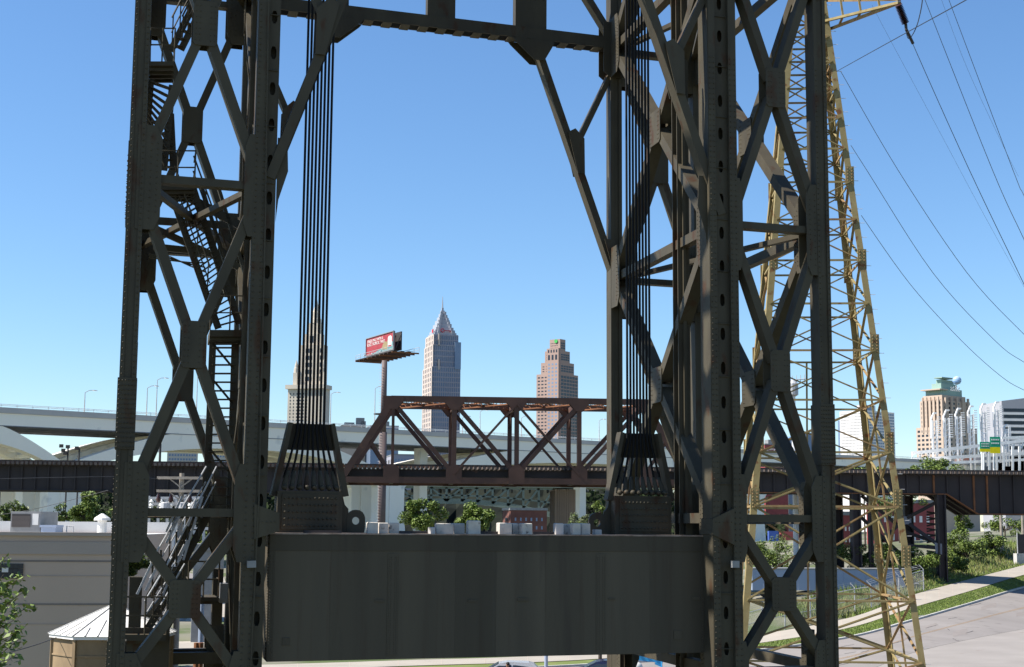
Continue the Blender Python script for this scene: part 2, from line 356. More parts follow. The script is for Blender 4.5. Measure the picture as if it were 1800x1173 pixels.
obj('yard', yd, M['asphalt'], kind='structure', loc=(0,0,0))

# ------------------------------------------------------------------ the lift bridge tower
TW = thing('lift_bridge_tower', 'dark olive riveted steel lift bridge tower of crossed girders framing the skyline', 'bridge tower', T(-.2, 5, -8.8))
S = M['steel']; TA, TB, TC, TD = -10.24, -6.92, 6.52, 9.83; LB = 10.1754
ZJ = [26.1, 17.5, 8.93, .33, -4.0]
ZT = 26.5
def vbox(t0, t1, o0, o1, z0, z1, mb=None):
    return (mb or MB()).hexa([T(t0,o0,z0),T(t1,o0,z0),T(t1,o1,z0),T(t0,o1,z0),T(t0,o0,z1),T(t1,o0,z1),T(t1,o1,z1),T(t0,o1,z1)])
nf = -NF if NF.y > 0 else NF                 # outward normal of the front face
def rivets(rows, parent, step=.16, r=.023):   # rows of (t, off, z0, z1)
    m = MB()
    for t, o, z0, z1 in rows:
        z = z0
        while z < z1: m.rivet(T(t, o, z), nf, r, .028); z += step
    return obj('rivet', m, S, parent, kind='stuff')
# outer columns
for t in (TA, TD):
    c = obj('column', vbox(t-.15, t+.15, .03, .57, -8.8, ZT), S, TW)
    m = MB()
    for a, b in ((-.205, -.1), (.1, .205)): vbox(t+a, t+b, -.012, .6, -8.8, ZT, m)
    obj('flange', m, S, c)
    rivets([(t-.15, -.012, -5, 14), (t+.15, -.012, -5, 14)], c)
    sp = MB(); vbox(t-.24, t+.24, -.03, .62, 1.9, 3.7, sp)
    q = obj('splice_plate', sp, S, c); rivets([(t+k*.08, -.03, 1.95, 3.65) for k in (-2.5,-1.5,-.5,.5,1.5,2.5)], c, .12)
# inner columns with perforated cover plates
for t0, ta, tb, t1 in ((-7.21, -6.92, -6.62, -6.6), (6.07, 6.29, 6.73, 6.98)):
    c = obj('column', vbox(t0, t1, .45, .8, -8.8, ZT), S, TW)
    m = MB(); vbox(t0, ta, 0, .45, -8.8, ZT, m)
    if t1-tb > .1: vbox(tb, t1, 0, .45, -8.8, ZT, m)
    else: vbox(tb-.03, tb, .16, .45, -8.8, ZT, m)
    obj('flange', m, S, c)
    m = MB(); z = -8.8+.45
    tbb = tb if t1-tb > .1 else tb-.03
    while z < ZT:
        m.holed(T((ta+tbb)/2, .15, z), DX, UP, (tbb-ta)/2, .5, .075, .19, nf, .03); z += 1.0
    cp = obj('cover_plate', m, S, c)
    m = MB(); z = -8.
    while z < ZT: m.bar(T(ta+.01, .13, z), T(tbb-.01, .13, z), .02, .05, nf); z += 1.55
    obj('diaphragm', m, S, c)
    rw = [(t0+.05, 0, -8, 14), (ta-.05, 0, -8, 14)]
    if t1-tb > .1: rw += [(tb+.05, 0, -8, 14), (t1-.05, 0, -8, 14)]
    rivets(rw, c)
    # outward legs of the angles catch the light
    m = MB(); vbox(t0-.012, t0, .02, .7, -8.8, ZT, m); obj('web_plate', m, S, c)
# back columns and the guide columns for the counterweight
for t, hw in ((TA-.1, .24), (-6.83, .19), (6.56, .22), (9.93, .28)):
    c = obj('column', vbox(t-hw+.06, t+hw-.06, LB+.04, LB+.5, -8.8, ZT), S, TW)
    m = MB(); vbox(t-hw, t-hw+.13, LB, LB+.54, -8.8, ZT, m); vbox(t+hw-.13, t+hw, LB, LB+.54, -8.8, ZT, m); obj('flange', m, S, c)
for t in (-7.0, 6.5):
    c = obj('column', vbox(t-.06, t+.06, 3.3, 3.7, -8.8, ZT), S, TW)
    m = MB(); vbox(t-.2, t+.2, 3.26, 3.3, -8.8, ZT, m); vbox(t-.2, t+.2, 3.7, 3.74, -8.8, ZT, m); obj('flange', m, S, c)
    m = MB(); vbox(t-.05, t+.05, 3.16, 3.26, -8.8, ZT, m); obj('guide_rail', m, S, c)
# crossed panels
def panel(Pp, Qp, z_hi, z_lo, nrm, gw, gh, w=.25, d=.42, inset=.3, plates=True):
    """Pp, Qp give the two columns' axes as functions of z; the four arms of the cross, its plate"""
    P0, P1, Q0, Q1 = Pp(z_hi), Pp(z_lo), Qp(z_hi), Qp(z_lo); c = (P0+P1+Q0+Q1)/4; nrm = V(nrm).normalized()
    for q in (P0, P1, Q0, Q1):
        dr = (q-c).normalized(); L_ = (q-c).length
        k = obj('diagonal_brace', MB().bar(c+dr*.3, c+dr*(L_-inset), w, d, nrm), S, TW)
    hx = (Q0-P0).normalized()
    for sgn in (-1, 1):
        o_ = c+nrm*sgn*(d/2+.004); a = hx*gw/2; b = UP*gh/2; k = .14
        poly = [o_-a+b*(1-k), o_-a*.8+b, o_+a*.8+b, o_+a+b*(1-k), o_+a-b*(1-k), o_+a*.8-b, o_-a*.8-b, o_-a-b*(1-k)]
        gp = obj('gusset_plate', MB().prism(poly, nrm*sgn*.03), S, TW)
    if plates:
        m = MB(); o_ = c+nrm*(d/2+.034)
        for i in range(-3, 4):
            for j in (-1, 1):
                for jj in (0, 1): m.rivet(o_+hx*(j*(gw*.38-jj*.1))+UP*(i*gh*.13), nrm, .017, .018)
        obj('rivet', m, S, gp, kind='stuff')
def joint_plate(ax, z, sgn, nrm, ext, hh, d, off=.0):
    """plate on a column reaching out along ax*sgn"""
    nrm = V(nrm).normalized()
    for sd_ in (-1, 1):
        p = V((0, 0, 0)); c = ax(z)+nrm*sd_*(d/2+.006); h = hx_[0]*sgn
        poly = [c-UP*hh, c+h*ext*.75-UP*hh, c+h*ext-UP*(hh-.35), c+h*ext+UP*(hh-.35), c+h*ext*.75+UP*hh, c+UP*hh]
        g_ = obj('gusset_plate', MB().prism(poly, nrm*sd_*.03), S, TW)
        if sd_ > 0 and ext > .5:
            m = MB(); o_ = c+nrm*.036
            for i in range(-6, 7):
                m.rivet(o_+h*(ext-.12)+UP*(i*hh*.11), nrm, .017, .018); m.rivet(o_+h*(ext-.28)+UP*(i*hh*.13), nrm, .017, .018)
            obj('rivet', m, S, g_, kind='stuff')
hx_ = [DX]
for off, fr in ((.26, 1), (LB+.27, 0)):
    for ta, tb, ja, jb in ((TA, TB-.1, .2, .2), (TC+.25, TD, .2, .2)):
        Pa = lambda z, t=ta, o=off: T(t, o, z); Qa = lambda z, t=tb, o=off: T(t, o, z)
        hx_[0] = DX
        for i in range(4):
            zh, zl = ZJ[i], ZJ[i+1]
            panel(Pa, Qa, zh, zl, nf, (.64 if i < 3 else .78), (1.22 if i < 3 else .95), plates=bool(fr) and i > 0)
        for i, z in enumerate(ZJ):
            hh = (1.38, 1.38, 1.38, 1.25, .85)[i]; ex = .62
            e1, e2 = (.62, .46) if ta < 0 else (.36, .58)
            if not fr: e1 = e2 = .6
            joint_plate(Pa, z, 1, nf, e1, hh, .44); joint_plate(Qa, z, -1, nf, e2, hh, .44)
            if fr and i == 2:                # toes of the portal braces
                s_ = 1 if ta < 0 else -1; tq = -6.6 if ta < 0 else 6.07
                obj('gusset_plate', MB().prism([T(tq, .2, z-.9), T(tq+.06*s_, .2, z-.3), T(tq+.3*s_, .2, z+.5), T(tq+.26*s_, .2, z+1.4), T(tq, .2, z+1.4)], DY*.03), S, TW)
            obj('strut', MB().bar(Pa(z)+DX*.2, Qa(z)-DX*.2, .21, .36, nf), S, TW)
# side faces (front column to back column)
for t, tb in ((TA, TA-.1), (TB, -6.83), (TC, 6.56), (TD, 9.93)):
    Pa = lambda z, t=t: T(t, .7, z); Qa = lambda z, t=tb: T(t, LB-.1, z); hx_[0] = (Qa(0)-Pa(0)).normalized()
    sn = -V((hx_[0].y, -hx_[0].x, 0)); sn = sn if sn.dot(DX) < 0 else -sn
    for i in range(3):
        panel(Pa, Qa, ZJ[i], ZJ[i+1], sn, 1.1, 1.15, .34, .4, .2, plates=(t > 0))
    for i, z in enumerate(ZJ):
        joint_plate(Pa, z, 1, sn, .9, 1.1, .4); joint_plate(Qa, z, -1, sn, .9, 1.1, .4)
        if i < 4 or t > 0: obj('strut', MB().bar(Pa(z), Qa(z), .3, .3, sn), S, TW)
# bracing in plan at each level
for z in ZJ[1:4]:
    for (a, b) in (((TC+.2, .6), (9.7, LB)), ((TD-.2, .6), (6.7, LB)), ((TA+.2, .6), (-7, LB)), ((TB-.3, .6), (TA, LB))):
        obj('plan_brace', MB().bar(T(a[0], a[1], z), T(b[0], b[1], z), .2, .16, UP), S, TW)
# cross beams joining both halves over the counterweight, with knee braces
for off, zb in ((.3, 17.73), (LB+.25, 17.73)):
    bm = MB()
    for o_ in (-.26, .26): bm.bar(T(-6.7, off+o_, zb), T(6.4, off+o_, zb), .42, .06, nf)
    B_ = obj('portal_beam', bm, S, TW)
    pmesh = None; t = -6.2
    while t < 6.2:
        m = MB(); m.obox(T(t, off-.3, zb-.24)-V((0,0,0)), DX*.33, DY*.6, UP*.025)
        obj('batten_plate', m, S, B_); t += .66
    for s_, tc, tk in ((-1, -6.8, -3.9), (1, 6.5, 3.5)):
        obj('knee_brace', MB().bar(T(tc, off, 9.2), T(tk, off, 17.3), .26, .4, nf), S, TW)
        obj('knee_brace', MB().bar(T(tc-.1*s_, off, 16.6), T((tc+tk)/2+.06*s_, off, 13.8), .2, .3, nf), S, TW)
        obj('portal_brace', MB().bar(T(tc, off, 17.9), T(tc-3.1*s_, off, 22.4), .24, .36, nf), S, TW)
        for o_ in (-.3, .3):
            obj('gusset_plate', MB().prism([T(tk+a*s_, off+o_, b) for a, b in ((-1.0,17.52),(-.9,17.4),(-.15,16.75),(.25,16.75),(.62,17.4),(.62,17.52))], DY*.03), S, TW)
            if off > 1: obj('gusset_plate', MB().prism([T(tc+a*s_, off+o_, b) for a, b in ((-.42,10.35),(.0,10.35),(.0,9.0),(-.03,9.0))], DY*.03), S, TW)
            obj('gusset_plate', MB().prism([T(tc+a*s_, off+o_, b) for a, b in ((-.45,16.6),(-.45,18.5),(.28,18.5),(.28,16.4),(-.2,16.4))], DY*.03), S, TW)
            obj('gusset_plate', MB().prism([T((tc+tk)/2+a*s_, off+o_, b) for a, b in ((-.32,14.2),(-.05,14.35),(.3,14.0),(.32,12.7),(.05,12.7),(-.1,13.3))], DY*.03), S, TW)
    for ta, tb in ((-4.2, -3.45), (-.62, .4), (2.66, 3.85)):
        obj('hanger_plate', MB().hexa([T(ta,off-.2,17.9),T(tb,off-.2,17.9),T(tb,off+.2,17.9),T(ta,off+.2,17.9),T(ta,off-.2,22),T(tb,off-.2,22),T(tb,off+.2,22),T(ta,off+.2,22)]), S, TW)
# shoulder of the columns that guides the counterweight
for poly, o_ in ((((447,886),(491,902),(491,934),(447,948)), -.05), (((1253,912),(1291,894),(1291,958),(1253,940)), -.05)):
    obj('guide_bracket', MB().prism([FP(x, y, o_) for x, y in poly], DY*.9), S, TW)
    cx = sum(p[0] for p in poly)/4; m = MB()
    for i in range(5): m.rivet(FP(cx-14+7*i, 918, o_), nf, .022, .02)
    obj('rivet', m, S, TW, kind='stuff')
# conduits clipped to the inner columns
for pts, r in (([(472,0),(466,400),(455,880),(441,1172)], .02), ([(446,60),(433,230)], .025), ([(430,60),(446,220)], .025), ([(451,0),(447,230)], .03), ([(425,610),(427,800)], .035), ([(424,690),(412,780)], .03), ([(420,985),(414,1172)], .035), ([(402,985),(407,1172)], .03)):
    o_ = -.06 if pts[0][0] == 472 else 4.
    obj('conduit_pipe', MB().tube([FP(x, y, o_) for x, y in pts], r, 8), S, TW)
for x, y in ((442, 992), (1292, 992)):
    obj('junction_box', MB().bar(FP(x, y-6, -.12), FP(x, y+6, -.12), .22, .12, nf), M['grey'], TW)
# bottom beam seen behind the left panel
obj('floor_beam', MB().bar(T(TA, LB-.2, -4.15), T(-6.9, LB-.2, -4.15), .36, .4, nf), S, TW)

# ------------------------------------------------------------------ stairs climbing the left side
def stair(pl, pr, n, o_, w=.05, rails=True, zig=False, hr='steel'):
    """a flight between two stringer lines given as photo points"""
    f = obj('stair_flight', MB().bar(FP(*pl[0], o_), FP(*pl[1], o_), .2, w, nf), S, TW)
    obj('stringer', MB().bar(FP(*pr[0], o_), FP(*pr[1], o_), .2, w, nf), S, f)
    a0, a1, b0, b1 = FP(*pl[0], o_), FP(*pl[1], o_), FP(*pr[0], o_), FP(*pr[1], o_)
    for i in range(n):
        k = (i+.5)/n; obj('tread', MB().bar(a0.lerp(a1, k), b0.lerp(b1, k), .22, .035, UP), S, f)
    if zig:
        for i in range(0, n-3, 4):
            obj('lacing_bar', MB().bar(a0.lerp(a1, i/n), b0.lerp(b1, (i+3)/n), .06, .05, nf), S, f)
    if rails:
        for (p0, p1) in ((a0, a1), (b0, b1)):
            u = UP*.95-DY*.25
            h = obj('handrail', MB().tube([p0+u, p1+u], .028, 6), M[hr], f)
            obj('handrail', MB().tube([p0+u*.55, p1+u*.55], .022, 6), M[hr], f)
            for k in (.05, .35, .65, .95): obj('rail_post', MB().tube([p0.lerp(p1, k), p0.lerp(p1, k)+u], .022, 6), S, f)
    return f
stair([(265,140),(258,232)], [(303,150),(288,300)], 10, 5., rails=False)
stair([(300,90),(345,0)], [(318,88),(352,20)], 6, 5.)
stair([(305,351),(367,530)], [(338,333),(400,505)], 20, 5.)
stair([(367,530),(384,578)], [(400,505),(420,570)], 5, 5., rails=False)
stair([(374,604),(362,895)], [(413,604),(404,895)], 19, 5., rails=False, zig=True)
stair([(360,880),(262,1050)], [(378,880),(292,1050)], 18, 4., hr='galv')  # pale rail metal here and on the next flight imitates sunlight
stair([(300,1040),(252,1118)], [(322,1052),(280,1125)], 9, 3.6, hr='galv')
for x0,y0,x1,y1 in ((320,873,292,935),(327,884,292,955),(356,873,322,985),(268,988,241,1045),(276,996,256,1038),(284,1005,269,1035),(300,1010,286,1048),(330,950,312,990),(338,905,330,925),(345,880,338,900)):
    obj('handrail', MB().bar(FP(x0,y0,3.7), FP(x1,y1,3.7), .06, .06, nf), M['galv'], TW)  # sunlit stringer edges made as separate pale bars
for x in (268,283,310,330,350): obj('rail_post', MB().bar(FP(x, 985-(x-268)*1.2, 3.8), FP(x, 1050-(x-268)*1.3, 3.8), .05, .05, nf), S, TW)
stair([(283,300),(262,212)], [(305,300),(300,200)], 8, 5.4, rails=False)
def landing(x0, x1, y, dep, o_, th=9, rail=None):
    m = MB(); a = FP(x0, y, o_); b = FP(x1, y, o_); m.obox(a-UP*(th/62.), b-a, DY*dep, UP*(th/62.)); L_ = obj('landing', m, S, TW)
    for i in range(4): obj('joist', MB().bar((a+DY*dep*(i+.5)/4)-UP*(th/62.+.05), (b+DY*dep*(i+.5)/4)-UP*(th/62.+.05), .1, .08, UP), S, L_)
    if rail:
        for h in (.5, 1.0): obj('handrail', MB().tube([a+UP*h+DY*dep*k for k in (1, 0)]+[b+UP*h+DY*dep*k for k in (0, 1)], .025, 6), S, L_)
        for q in (a, b, a.lerp(b, .5)): obj('rail_post', MB().tube([q, q+UP], .025, 6), S, L_)
    return L_
landing(263, 306, 108, 1.6, 4.4, 8, True)
landing(281, 342, 324, 1.4, 4.6, 10, True)
landing(369, 438, 580, 1.5, 4.4, 12, True)
landing(215, 292, 1116, 2.2, 3.0, 10, True)
landing(330, 384, 1050, 1.6, 4.6, 7, True)
for x0,y0,x1,y1,o_,w_ in ((268,388,424,398,7,.22),(268,400,420,470,7,.2),(270,434,340,441,8,.2),(300,330,424,398,6,.24),(337,320,400,520,5.4,.16),(352,320,398,470,5.4,.1),(384,330,430,480,6,.1)):
    obj('stair_support', MB().bar(FP(x0,y0,o_), FP(x1,y1,o_), w_, .14, nf), S, TW)
for k in range(3):
    obj('cable', MB().tube([FP(262,447+k*3,7), FP(300,452+k*3,7), FP(335,468-k*3,7), FP(360,478-k*8,6.5)], .025, 5), S, TW)
m = MB(); a_ = FP(216, 1180, 3.4); b_ = FP(296, 1180, 3.4); m.obox(a_-UP*.6, b_-a_, DY*.06, UP*1.75); obj('skirt_plate', m, S, TW)
# machine cabinets beside the lower stair
for x0, x1, y0, y1, o_, mm in ((372,390,1010,1100,6,S),(225,247,1027,1110,5.2,S),(386,400,1030,1060,5,M['grey'])):
    m = MB(); a = FP(x0, y1, o_); b = FP(x1, y1, o_); m.obox(a, b-a, DY*.7, UP*((y1-y0)/55.)); obj('cabinet', m, mm, TW)

# ------------------------------------------------------------------ counterweight
CW = thing('counterweight', 'huge dark riveted steel counterweight box hung between the tower legs', 'counterweight', T(-.15, 3.3, -3.5))
c0, c1, o0, o1, zb, zt = -6.45, 6.14, .8, 5.8, -3.5, -.215
m = vbox(c0, c1, o0, o1, zb, zt)
body = obj('body', m, M['cw'], CW)
def tt_(px): p = FP(px, 1040, .8)-O40-DY*.8; return p.dot(DX)
sx_ = [c0+.15]+[tt_(q) for q in (580,690,800,872,958,1056,1142)]+[c1-.16]
for a_, b_ in zip(sx_, sx_[1:]): obj('side_plate', vbox(a_+.004, b_-.004, o0-.0029, o0-.0005, zb+.012, zt-.43), M['cw'], CW)
m = vbox(c0-.02, c1+.02, o0-.03, o1+.03, zt+.002, -.175); obj('top_plate', m, M['rust'], CW)  # rusty lip coloured pale as if the sun caught it
m = vbox(c0, c1, o0-.02, o0-.003, zt-.42, zt-.01); obj('flange_plate', m, M['cw'], CW)
m = MB(); 
tl = FP(690, 1040, .8); 
def tt(px, py, o_): p = FP(px, py, o_)-O40-DY*o_; return p.dot(DX)
for px in (690, 1056):
    t = tt(px, 1040, .8); q = obj('splice_plate', vbox(t-.14, t+.14, o0-.018, o0-.0031, zb+.1, zt-.5), M['cw'], CW)
    m = MB(); z = zb+.15
    while z < zt-.55:
        for k in (-.105, -.05, .05, .105): m.rivet(T(t+k, o0-.018, z), nf, .014, .014)
        z += .062
    obj('rivet', m, M['cw'], q, kind='stuff')
for t in (c0+.07, c1-.09):
    q = obj('corner_angle', vbox(t-.07, t+.07, o0-.02, o0-.003, zb+.02, zt-.44), M['cw'], CW)
    m = MB(); z = zb+.1
    while z < zt-.5:
        for k in (-.035, .035): m.rivet(T(t+k, o0-.02, z), nf, .014, .016)
        z += .075
    obj('rivet', m, M['cw'], q, kind='stuff')
q = obj('end_angle', vbox(c0-.02, c0-.003, o0, o0+.25, zb+.02, zt-.02), M['cw'], CW)
m = MB(); z = zb+.1
while z < zt:
    for k in (.06, .17): m.rivet(T(c0-.02, o0+k, z), -DX, .016, .018)
    z += .075
obj('rivet', m, M['cw'], q, kind='stuff')
for px, py, w_, h_ in ((667,1056,.12,.03),(830,1056,.12,.03),(919,1054,.16,.04),(1075,1053,.1,.03),(1223,1052,.12,.04),(1191,1116,.12,.12),(503,1128,.1,.1)):
    t = tt(px, py, .8); z = FP(px, py, .8).z-CZ
    obj('cover_plate', vbox(t-w_, t+w_, o0-.026, o0-.002, z-h_, z+h_), M['cw'], CW)
# rope anchorages
RO = 3.2
for tcn, sg in ((-5.18, 1), (4.92, -1)):
    A_ = obj('anchor_block', vbox(tcn-.93, tcn+.9, RO-.45, RO+.5, -.17, .98), M['steel'], CW)
    obj('face_plate', vbox(tcn-.8, tcn+.8, RO-.49, RO-.455, -.08, .9), M['steel'], A_)
    m = MB()
    for i in range(13):
        for j in range(5): m.lathe(T(tcn-.72+.12*i, RO-.49, .02+.19*j), [(.035, -.003), (.033, .02), (.015, .035)], 8, nf)
    obj('bolt_head', m, M['steel'], A_, kind='stuff')
    # eye plate
    m = MB(); tc_ = tcn+sg*1.35
    poly = [T(tcn+sg*.9, RO, -.17), T(tcn+sg*1.62, RO, -.17), T(tcn+sg*1.64, RO, .22), T(tcn+sg*1.52, RO, .42), T(tcn+sg*1.3, RO, .5), T(tcn+sg*1.08, RO, .58), T(tcn+sg*.98, RO, .85), T(tcn+sg*.9, RO, .98)]
    hc = T(tcn+sg*1.36, RO, .17); hole = []
    m2 = MB()
    ring = [hc+DX*math.cos(2*math.pi*i/20)*.11+UP*math.sin(2*math.pi*i/20)*.11 for i in range(20)]
    def outp(i):
        a = 2*math.pi*i/20; x, y = math.cos(a), math.sin(a); hw_, hh_ = .27, .34
        mm = max(abs(x)/hw_, abs(y)/hh_) if y < .2 else ((abs(x)/hw_)**2.4+(abs(y)/.31)**2.4)**(1/2.4)
        return hc+DX*x/mm+UP*y/mm
    outr = [outp(i) for i in range(20)]
    for dd in (0, .12):
        n0 = len(m2.v); m2.v += [tuple(p+DY*dd) for p in ring]+[tuple(p+DY*dd) for p in outr]
        m2.f += [(n0+i, n0+(i+1) % 20, n0+20+(i+1) % 20, n0+20+i) for i in range(20)]
    m2.f += [(i, (i+1) % 20, 40+(i+1) % 20, 40+i) for i in range(20)]+[(20+i, 20+(i+1) % 20, 60+(i+1) % 20, 60+i) for i in range(20)]
    obj('lifting_eye', m2, M['steel'], CW)
    w_ = MB().prism([T(tcn+sg*.88, RO+.01, -.17), T(tcn+sg*1.14, RO+.01, -.17), T(tcn+sg*1.14, RO+.01, .5), T(tcn+sg*1.03, RO+.01, .62), T(tcn+sg*.97, RO+.01, .86), T(tcn+sg*.88, RO+.01, 1.0)], DY*.1); obj('web_plate', w_, M['steel'], CW)
    # spreader plate and its straps
    obj('spreader_plate', MB().prism([T(tcn-.62, RO+.14, 2.9), T(tcn+.62, RO+.14, 2.9), T(tcn+.74, RO+.14, 2.15), T(tcn-.74, RO+.14, 2.15)], DY*.05), M['steel'], CW)
    for k in (-1, 1): obj('strap', MB().bar(T(tcn+k*.60, RO-.02, 2.9), T(tcn+k*1.02, RO-.02, .85), .12, .34, nf, .17), M['steel'], CW)
    side = 'left' if sg > 0 else 'right'; ords = ['first','second','third','fourth','fifth','sixth','seventh','eighth']
    for i in range(8):
        x0 = tcn+(i-3.5)*.107; x1 = tcn+(i-3.5)*.212; tr_ = i*1.0
        so_ = obj('rope_socket', MB().lathe(T(x1, RO-.2, 1.06), [(.075,0),(.08,.1),(.07,.3),(.045,.52)], 10, (T(x1-(i-3.5)*.035, RO-.06, 1.6)-T(x1, RO-.2, 1.06))), M['steel'], CW, smooth=True)
        bl = MB()
        bl.lathe(T(x1, RO-.34, 1.08), [(.03,-.09),(.07,-.05),(.085,0),(.07,.05),(.03,.085)], 10, nf); obj('socket_pin', bl, M['steel'], so_, smooth=True)
        pts = [T(x0, RO, z) for z in (30, 22, 15, 9, 5, 3.2, 2.9)]
        for z, k in ((2.65,.06),(2.4,.2),(2.15,.38),(1.9,.55),(1.6,.78),(1.35,.98)): pts.append(T(x0+(x1-x0)*k, RO-.02, z))
        obj('wire_rope', MB().tube(pts, .0355, 8), M['rope'], label=f'{ords[i]} black wire rope from the left in the {side} bundle above the counterweight', cat='rope', group='wire ropes holding the counterweight', smooth=True)
# concrete blocks lying along the top
blk = [(646,665,918),(666,683,919),(684,702,919),(757,765,927),(767,797,920),(798,817,920),(823,845,915),(878,900,919),(901,916,920),(918,936,920),(977,991,920),(992,1005,921),(1007,1021,920),(1022,1038,920),(1046,1058,931)]
lbs = ['pale concrete block beside the left lifting eye','second concrete block from the left lifting eye','third block from the left lifting eye, at the gap','tiny buff block just left of the widest block','widest grey concrete block with a pale blue mark','square block against the right of the widest block','tallest concrete block standing alone at mid top','wide grey block at left end of the middle row of three','narrow middle block of the row of three','right block of the row of three, before the wide gap','leftmost pale block of the row of four near the right eye','second block of the row of four, dark topped','third block of the row of four near the right eye','rightmost block of the row of four, beside the right eye','little pale blue-white box in front of the right lifting eye']
for i, ((x0, x1, y0), lb) in enumerate(zip(blk, lbs)):
    o_ = 1.05+.25*(i % 3); a = FP(x0+.4, 930, o_); b = FP(x1-.4, 930, o_); tp = FP(x0, y0, o_).z; zb_ = CZ-.173
    dep = .3+.12*(i % 2); m = MB(); c_ = .025
    A0 = V((a.x, a.y, zb_)); dx_ = V((b.x-a.x, b.y-a.y, 0)); dy_ = DY*dep; h = UP*(tp-zb_)
    e = dx_.normalized()*c_; e2 = DY*c_
    m.hexa([A0, A0+dx_, A0+dx_+dy_, A0+dy_, A0+h*.94, A0+dx_+h*.94, A0+dx_+dy_+h*.94, A0+dy_+h*.94])
    m.hexa([A0+h*.94, A0+dx_+h*.94, A0+dx_+dy_+h*.94, A0+dy_+h*.94, A0+e+e2+h, A0+dx_-e+e2+h, A0+dx_-e+dy_-e2+h, A0+e+dy_-e2+h])
    obj('concrete_block', m, M['block'] if i not in (3, 10, 14) else M['conc'], label=lb, cat='block', group='blocks along the top of the counterweight')
for x0, x1, lb in ((703,756,'black flat timber on the counterweight top between blocks'),(846,877,'short black plank right of the tallest block'),(937,976,'black plank before the row of four blocks'),(535,600,'dark steel sheet lying below the left rope sockets')):
    a = FP(x0, 930, 1.5); b = FP(x1, 930, 1.5); m = MB(); m.obox(V((a.x,a.y,CZ-.172)), V((b.x-a.x,b.y-a.y,0)), DY*.25, UP*.07)
    obj('timber_plank', m, M['dgrey'], label=lb, cat='plank', group='dark planks on the counterweight')
# ------------------------------------------------------------------ yellow lattice pylon
PD = 72.
PY = thing('lattice_pylon', 'rusty yellow lattice power pylon standing behind the right bridge legs', 'pylon', at(1462, 1260, PD))
pc = at(1462, 1100, PD); base_z = gz(pc.x, pc.y)
ca, sa = math.cos(R(-4)), math.sin(R(-4))
def legpos(k, z):
    # near left, near right, far right, far left
    hz = (z-CZ)
    apex = 35.5; s = (apex-hz)/(apex+1.85)*7.55/2
    cx = pc.x+.55*(hz+3)/20.*.0; x, y = ((-s,-s),(s,-s),(s,s),(-s,s))[k]
    # the axis leans a little in the photo only through perspective
    return V((pc.x+x*ca-y*sa, pc.y+3+x*sa+y*ca, z))
ztop = CZ+31.
for k in range(4):
    m = MB(); d1 = (-1,1,1,-1)[k]; d2 = (-1,-1,1,1)[k]
    p0, p1 = legpos(k, base_z-.3), legpos(k, ztop)
    m.bar(p0, p1, .31, .045, V((0,1,0))); m.bar(p0+V((d1*.135,.165*-d2,0)), p1+V((d1*.135,.165*-d2,0)), .30, .045, V((1,0,0)))
    lg = obj('leg', m, M['yellow'], PY)
    m = MB(); z = base_z+2
    if k in (1,):
        while z < ztop:
            p = legpos(k, z); m.tube([p, p+V((.42, 0, 0))], .014, 5); z += .75
        obj('step_bolt', m, M['galv'], lg, kind='stuff')
    for zz in (-1.2, 1.5, 4.3, 9.2, 13.6, 18):
        m = MB(); p = legpos(k, CZ+zz)
        m.bar(p-UP*.5+V((0,-.04,0)), p+UP*.5+V((0,-.04,0)), .44, .06, V((0,1,0))); q = obj('splice_plate', m, M['yellow'], lg)
        m = MB()
        for i in range(6):
            for j in (-1, 1): m.rivet(p+V((j*.11, -.07, -.4+.16*i)), V((0,-1,0)), .04, .03)
        obj('bolt_head', m, M['yrust'], q, kind='stuff')
lev = [-8.8, -6.2, -3.35, 1.15, 3.8, 6.4, 8.9, 11.3, 13.55, 15.7, 17.7, 19.5, 21.2, 22.8, 24.3, 25.7, 27, 28.3, 29.6]
for i in range(len(lev)-1):
    z0, z1 = CZ+lev[i], CZ+lev[i+1]
    for f in range(4):
        a0, b0, a1, b1 = legpos(f, z0), legpos((f+1) % 4, z0), legpos(f, z1), legpos((f+1) % 4, z1)
        nn = (b0-a0).cross(UP).normalized()
        wd = .07 if i > 3 else .11
        if i not in (0,):
            q = obj('horizontal_strut', MB().bar(a0, b0, wd*(1.9 if i in (2, 3) else 1), .1, UP), M['yellow'] if (i+f) % 3 else M['yrust'], PY)
        for (p, q_) in ((a0, b1), (b0, a1)):
            e = nn*.06*(1 if p is a0 else -1)
            obj('cross_brace', MB().bar(p+e, q_+e, wd, .05, nn).bar(p+e, q_+e, .04, .13, nn), M['yellow'] if (i*3+f) % 4 else M['yrust'], PY)
        if i < 6:
            obj('hanger', MB().bar((a0+b0)/2, (a1+b1)/2, .09, .09, nn), M['yrust'] if i < 4 else M['yellow'], PY)
tip = at(1581, 3, 66)
for k, zz in ((1, 26.6), (1, 28.3), (2, 26.6), (2, 28.3)):
    obj('cross_arm', MB().bar(legpos(k, CZ+zz), tip+V((0,0,.1 if zz > 27 else -.05)), .17, .12, UP), M['yellow'] if k == 1 else M['yrust'], PY)
for u in (.25, .5, .75):
    a, b = legpos(1, CZ+26.6).lerp(tip, u), legpos(1, CZ+28.3).lerp(tip, u); obj('arm_brace', MB().bar(a, b, .1, .08, V((0,1,0))), M['yellow'], PY)
    a2 = legpos(2, CZ+26.6).lerp(tip, u); obj('arm_brace', MB().bar(a, a2, .1, .08, UP), M['yrust'], PY)
ia, ib = at(1579, 8, 66), at(1592, 42, 66.4); m = MB(); ax = ib-ia; n_ = 14
prof = []
for i in range(n_):
    h = ax.length*i/n_; st = ax.length/n_; prof += [(.05, h), (.19, h+st*.35), (.17, h+st*.55), (.06, h+st*.6)]
IN = obj('string_insulator', m.lathe(ia, prof, 12, ax), M['ins'], label='brown ribbed insulator string hanging from the pylon arm tip', cat='insulator', smooth=False)
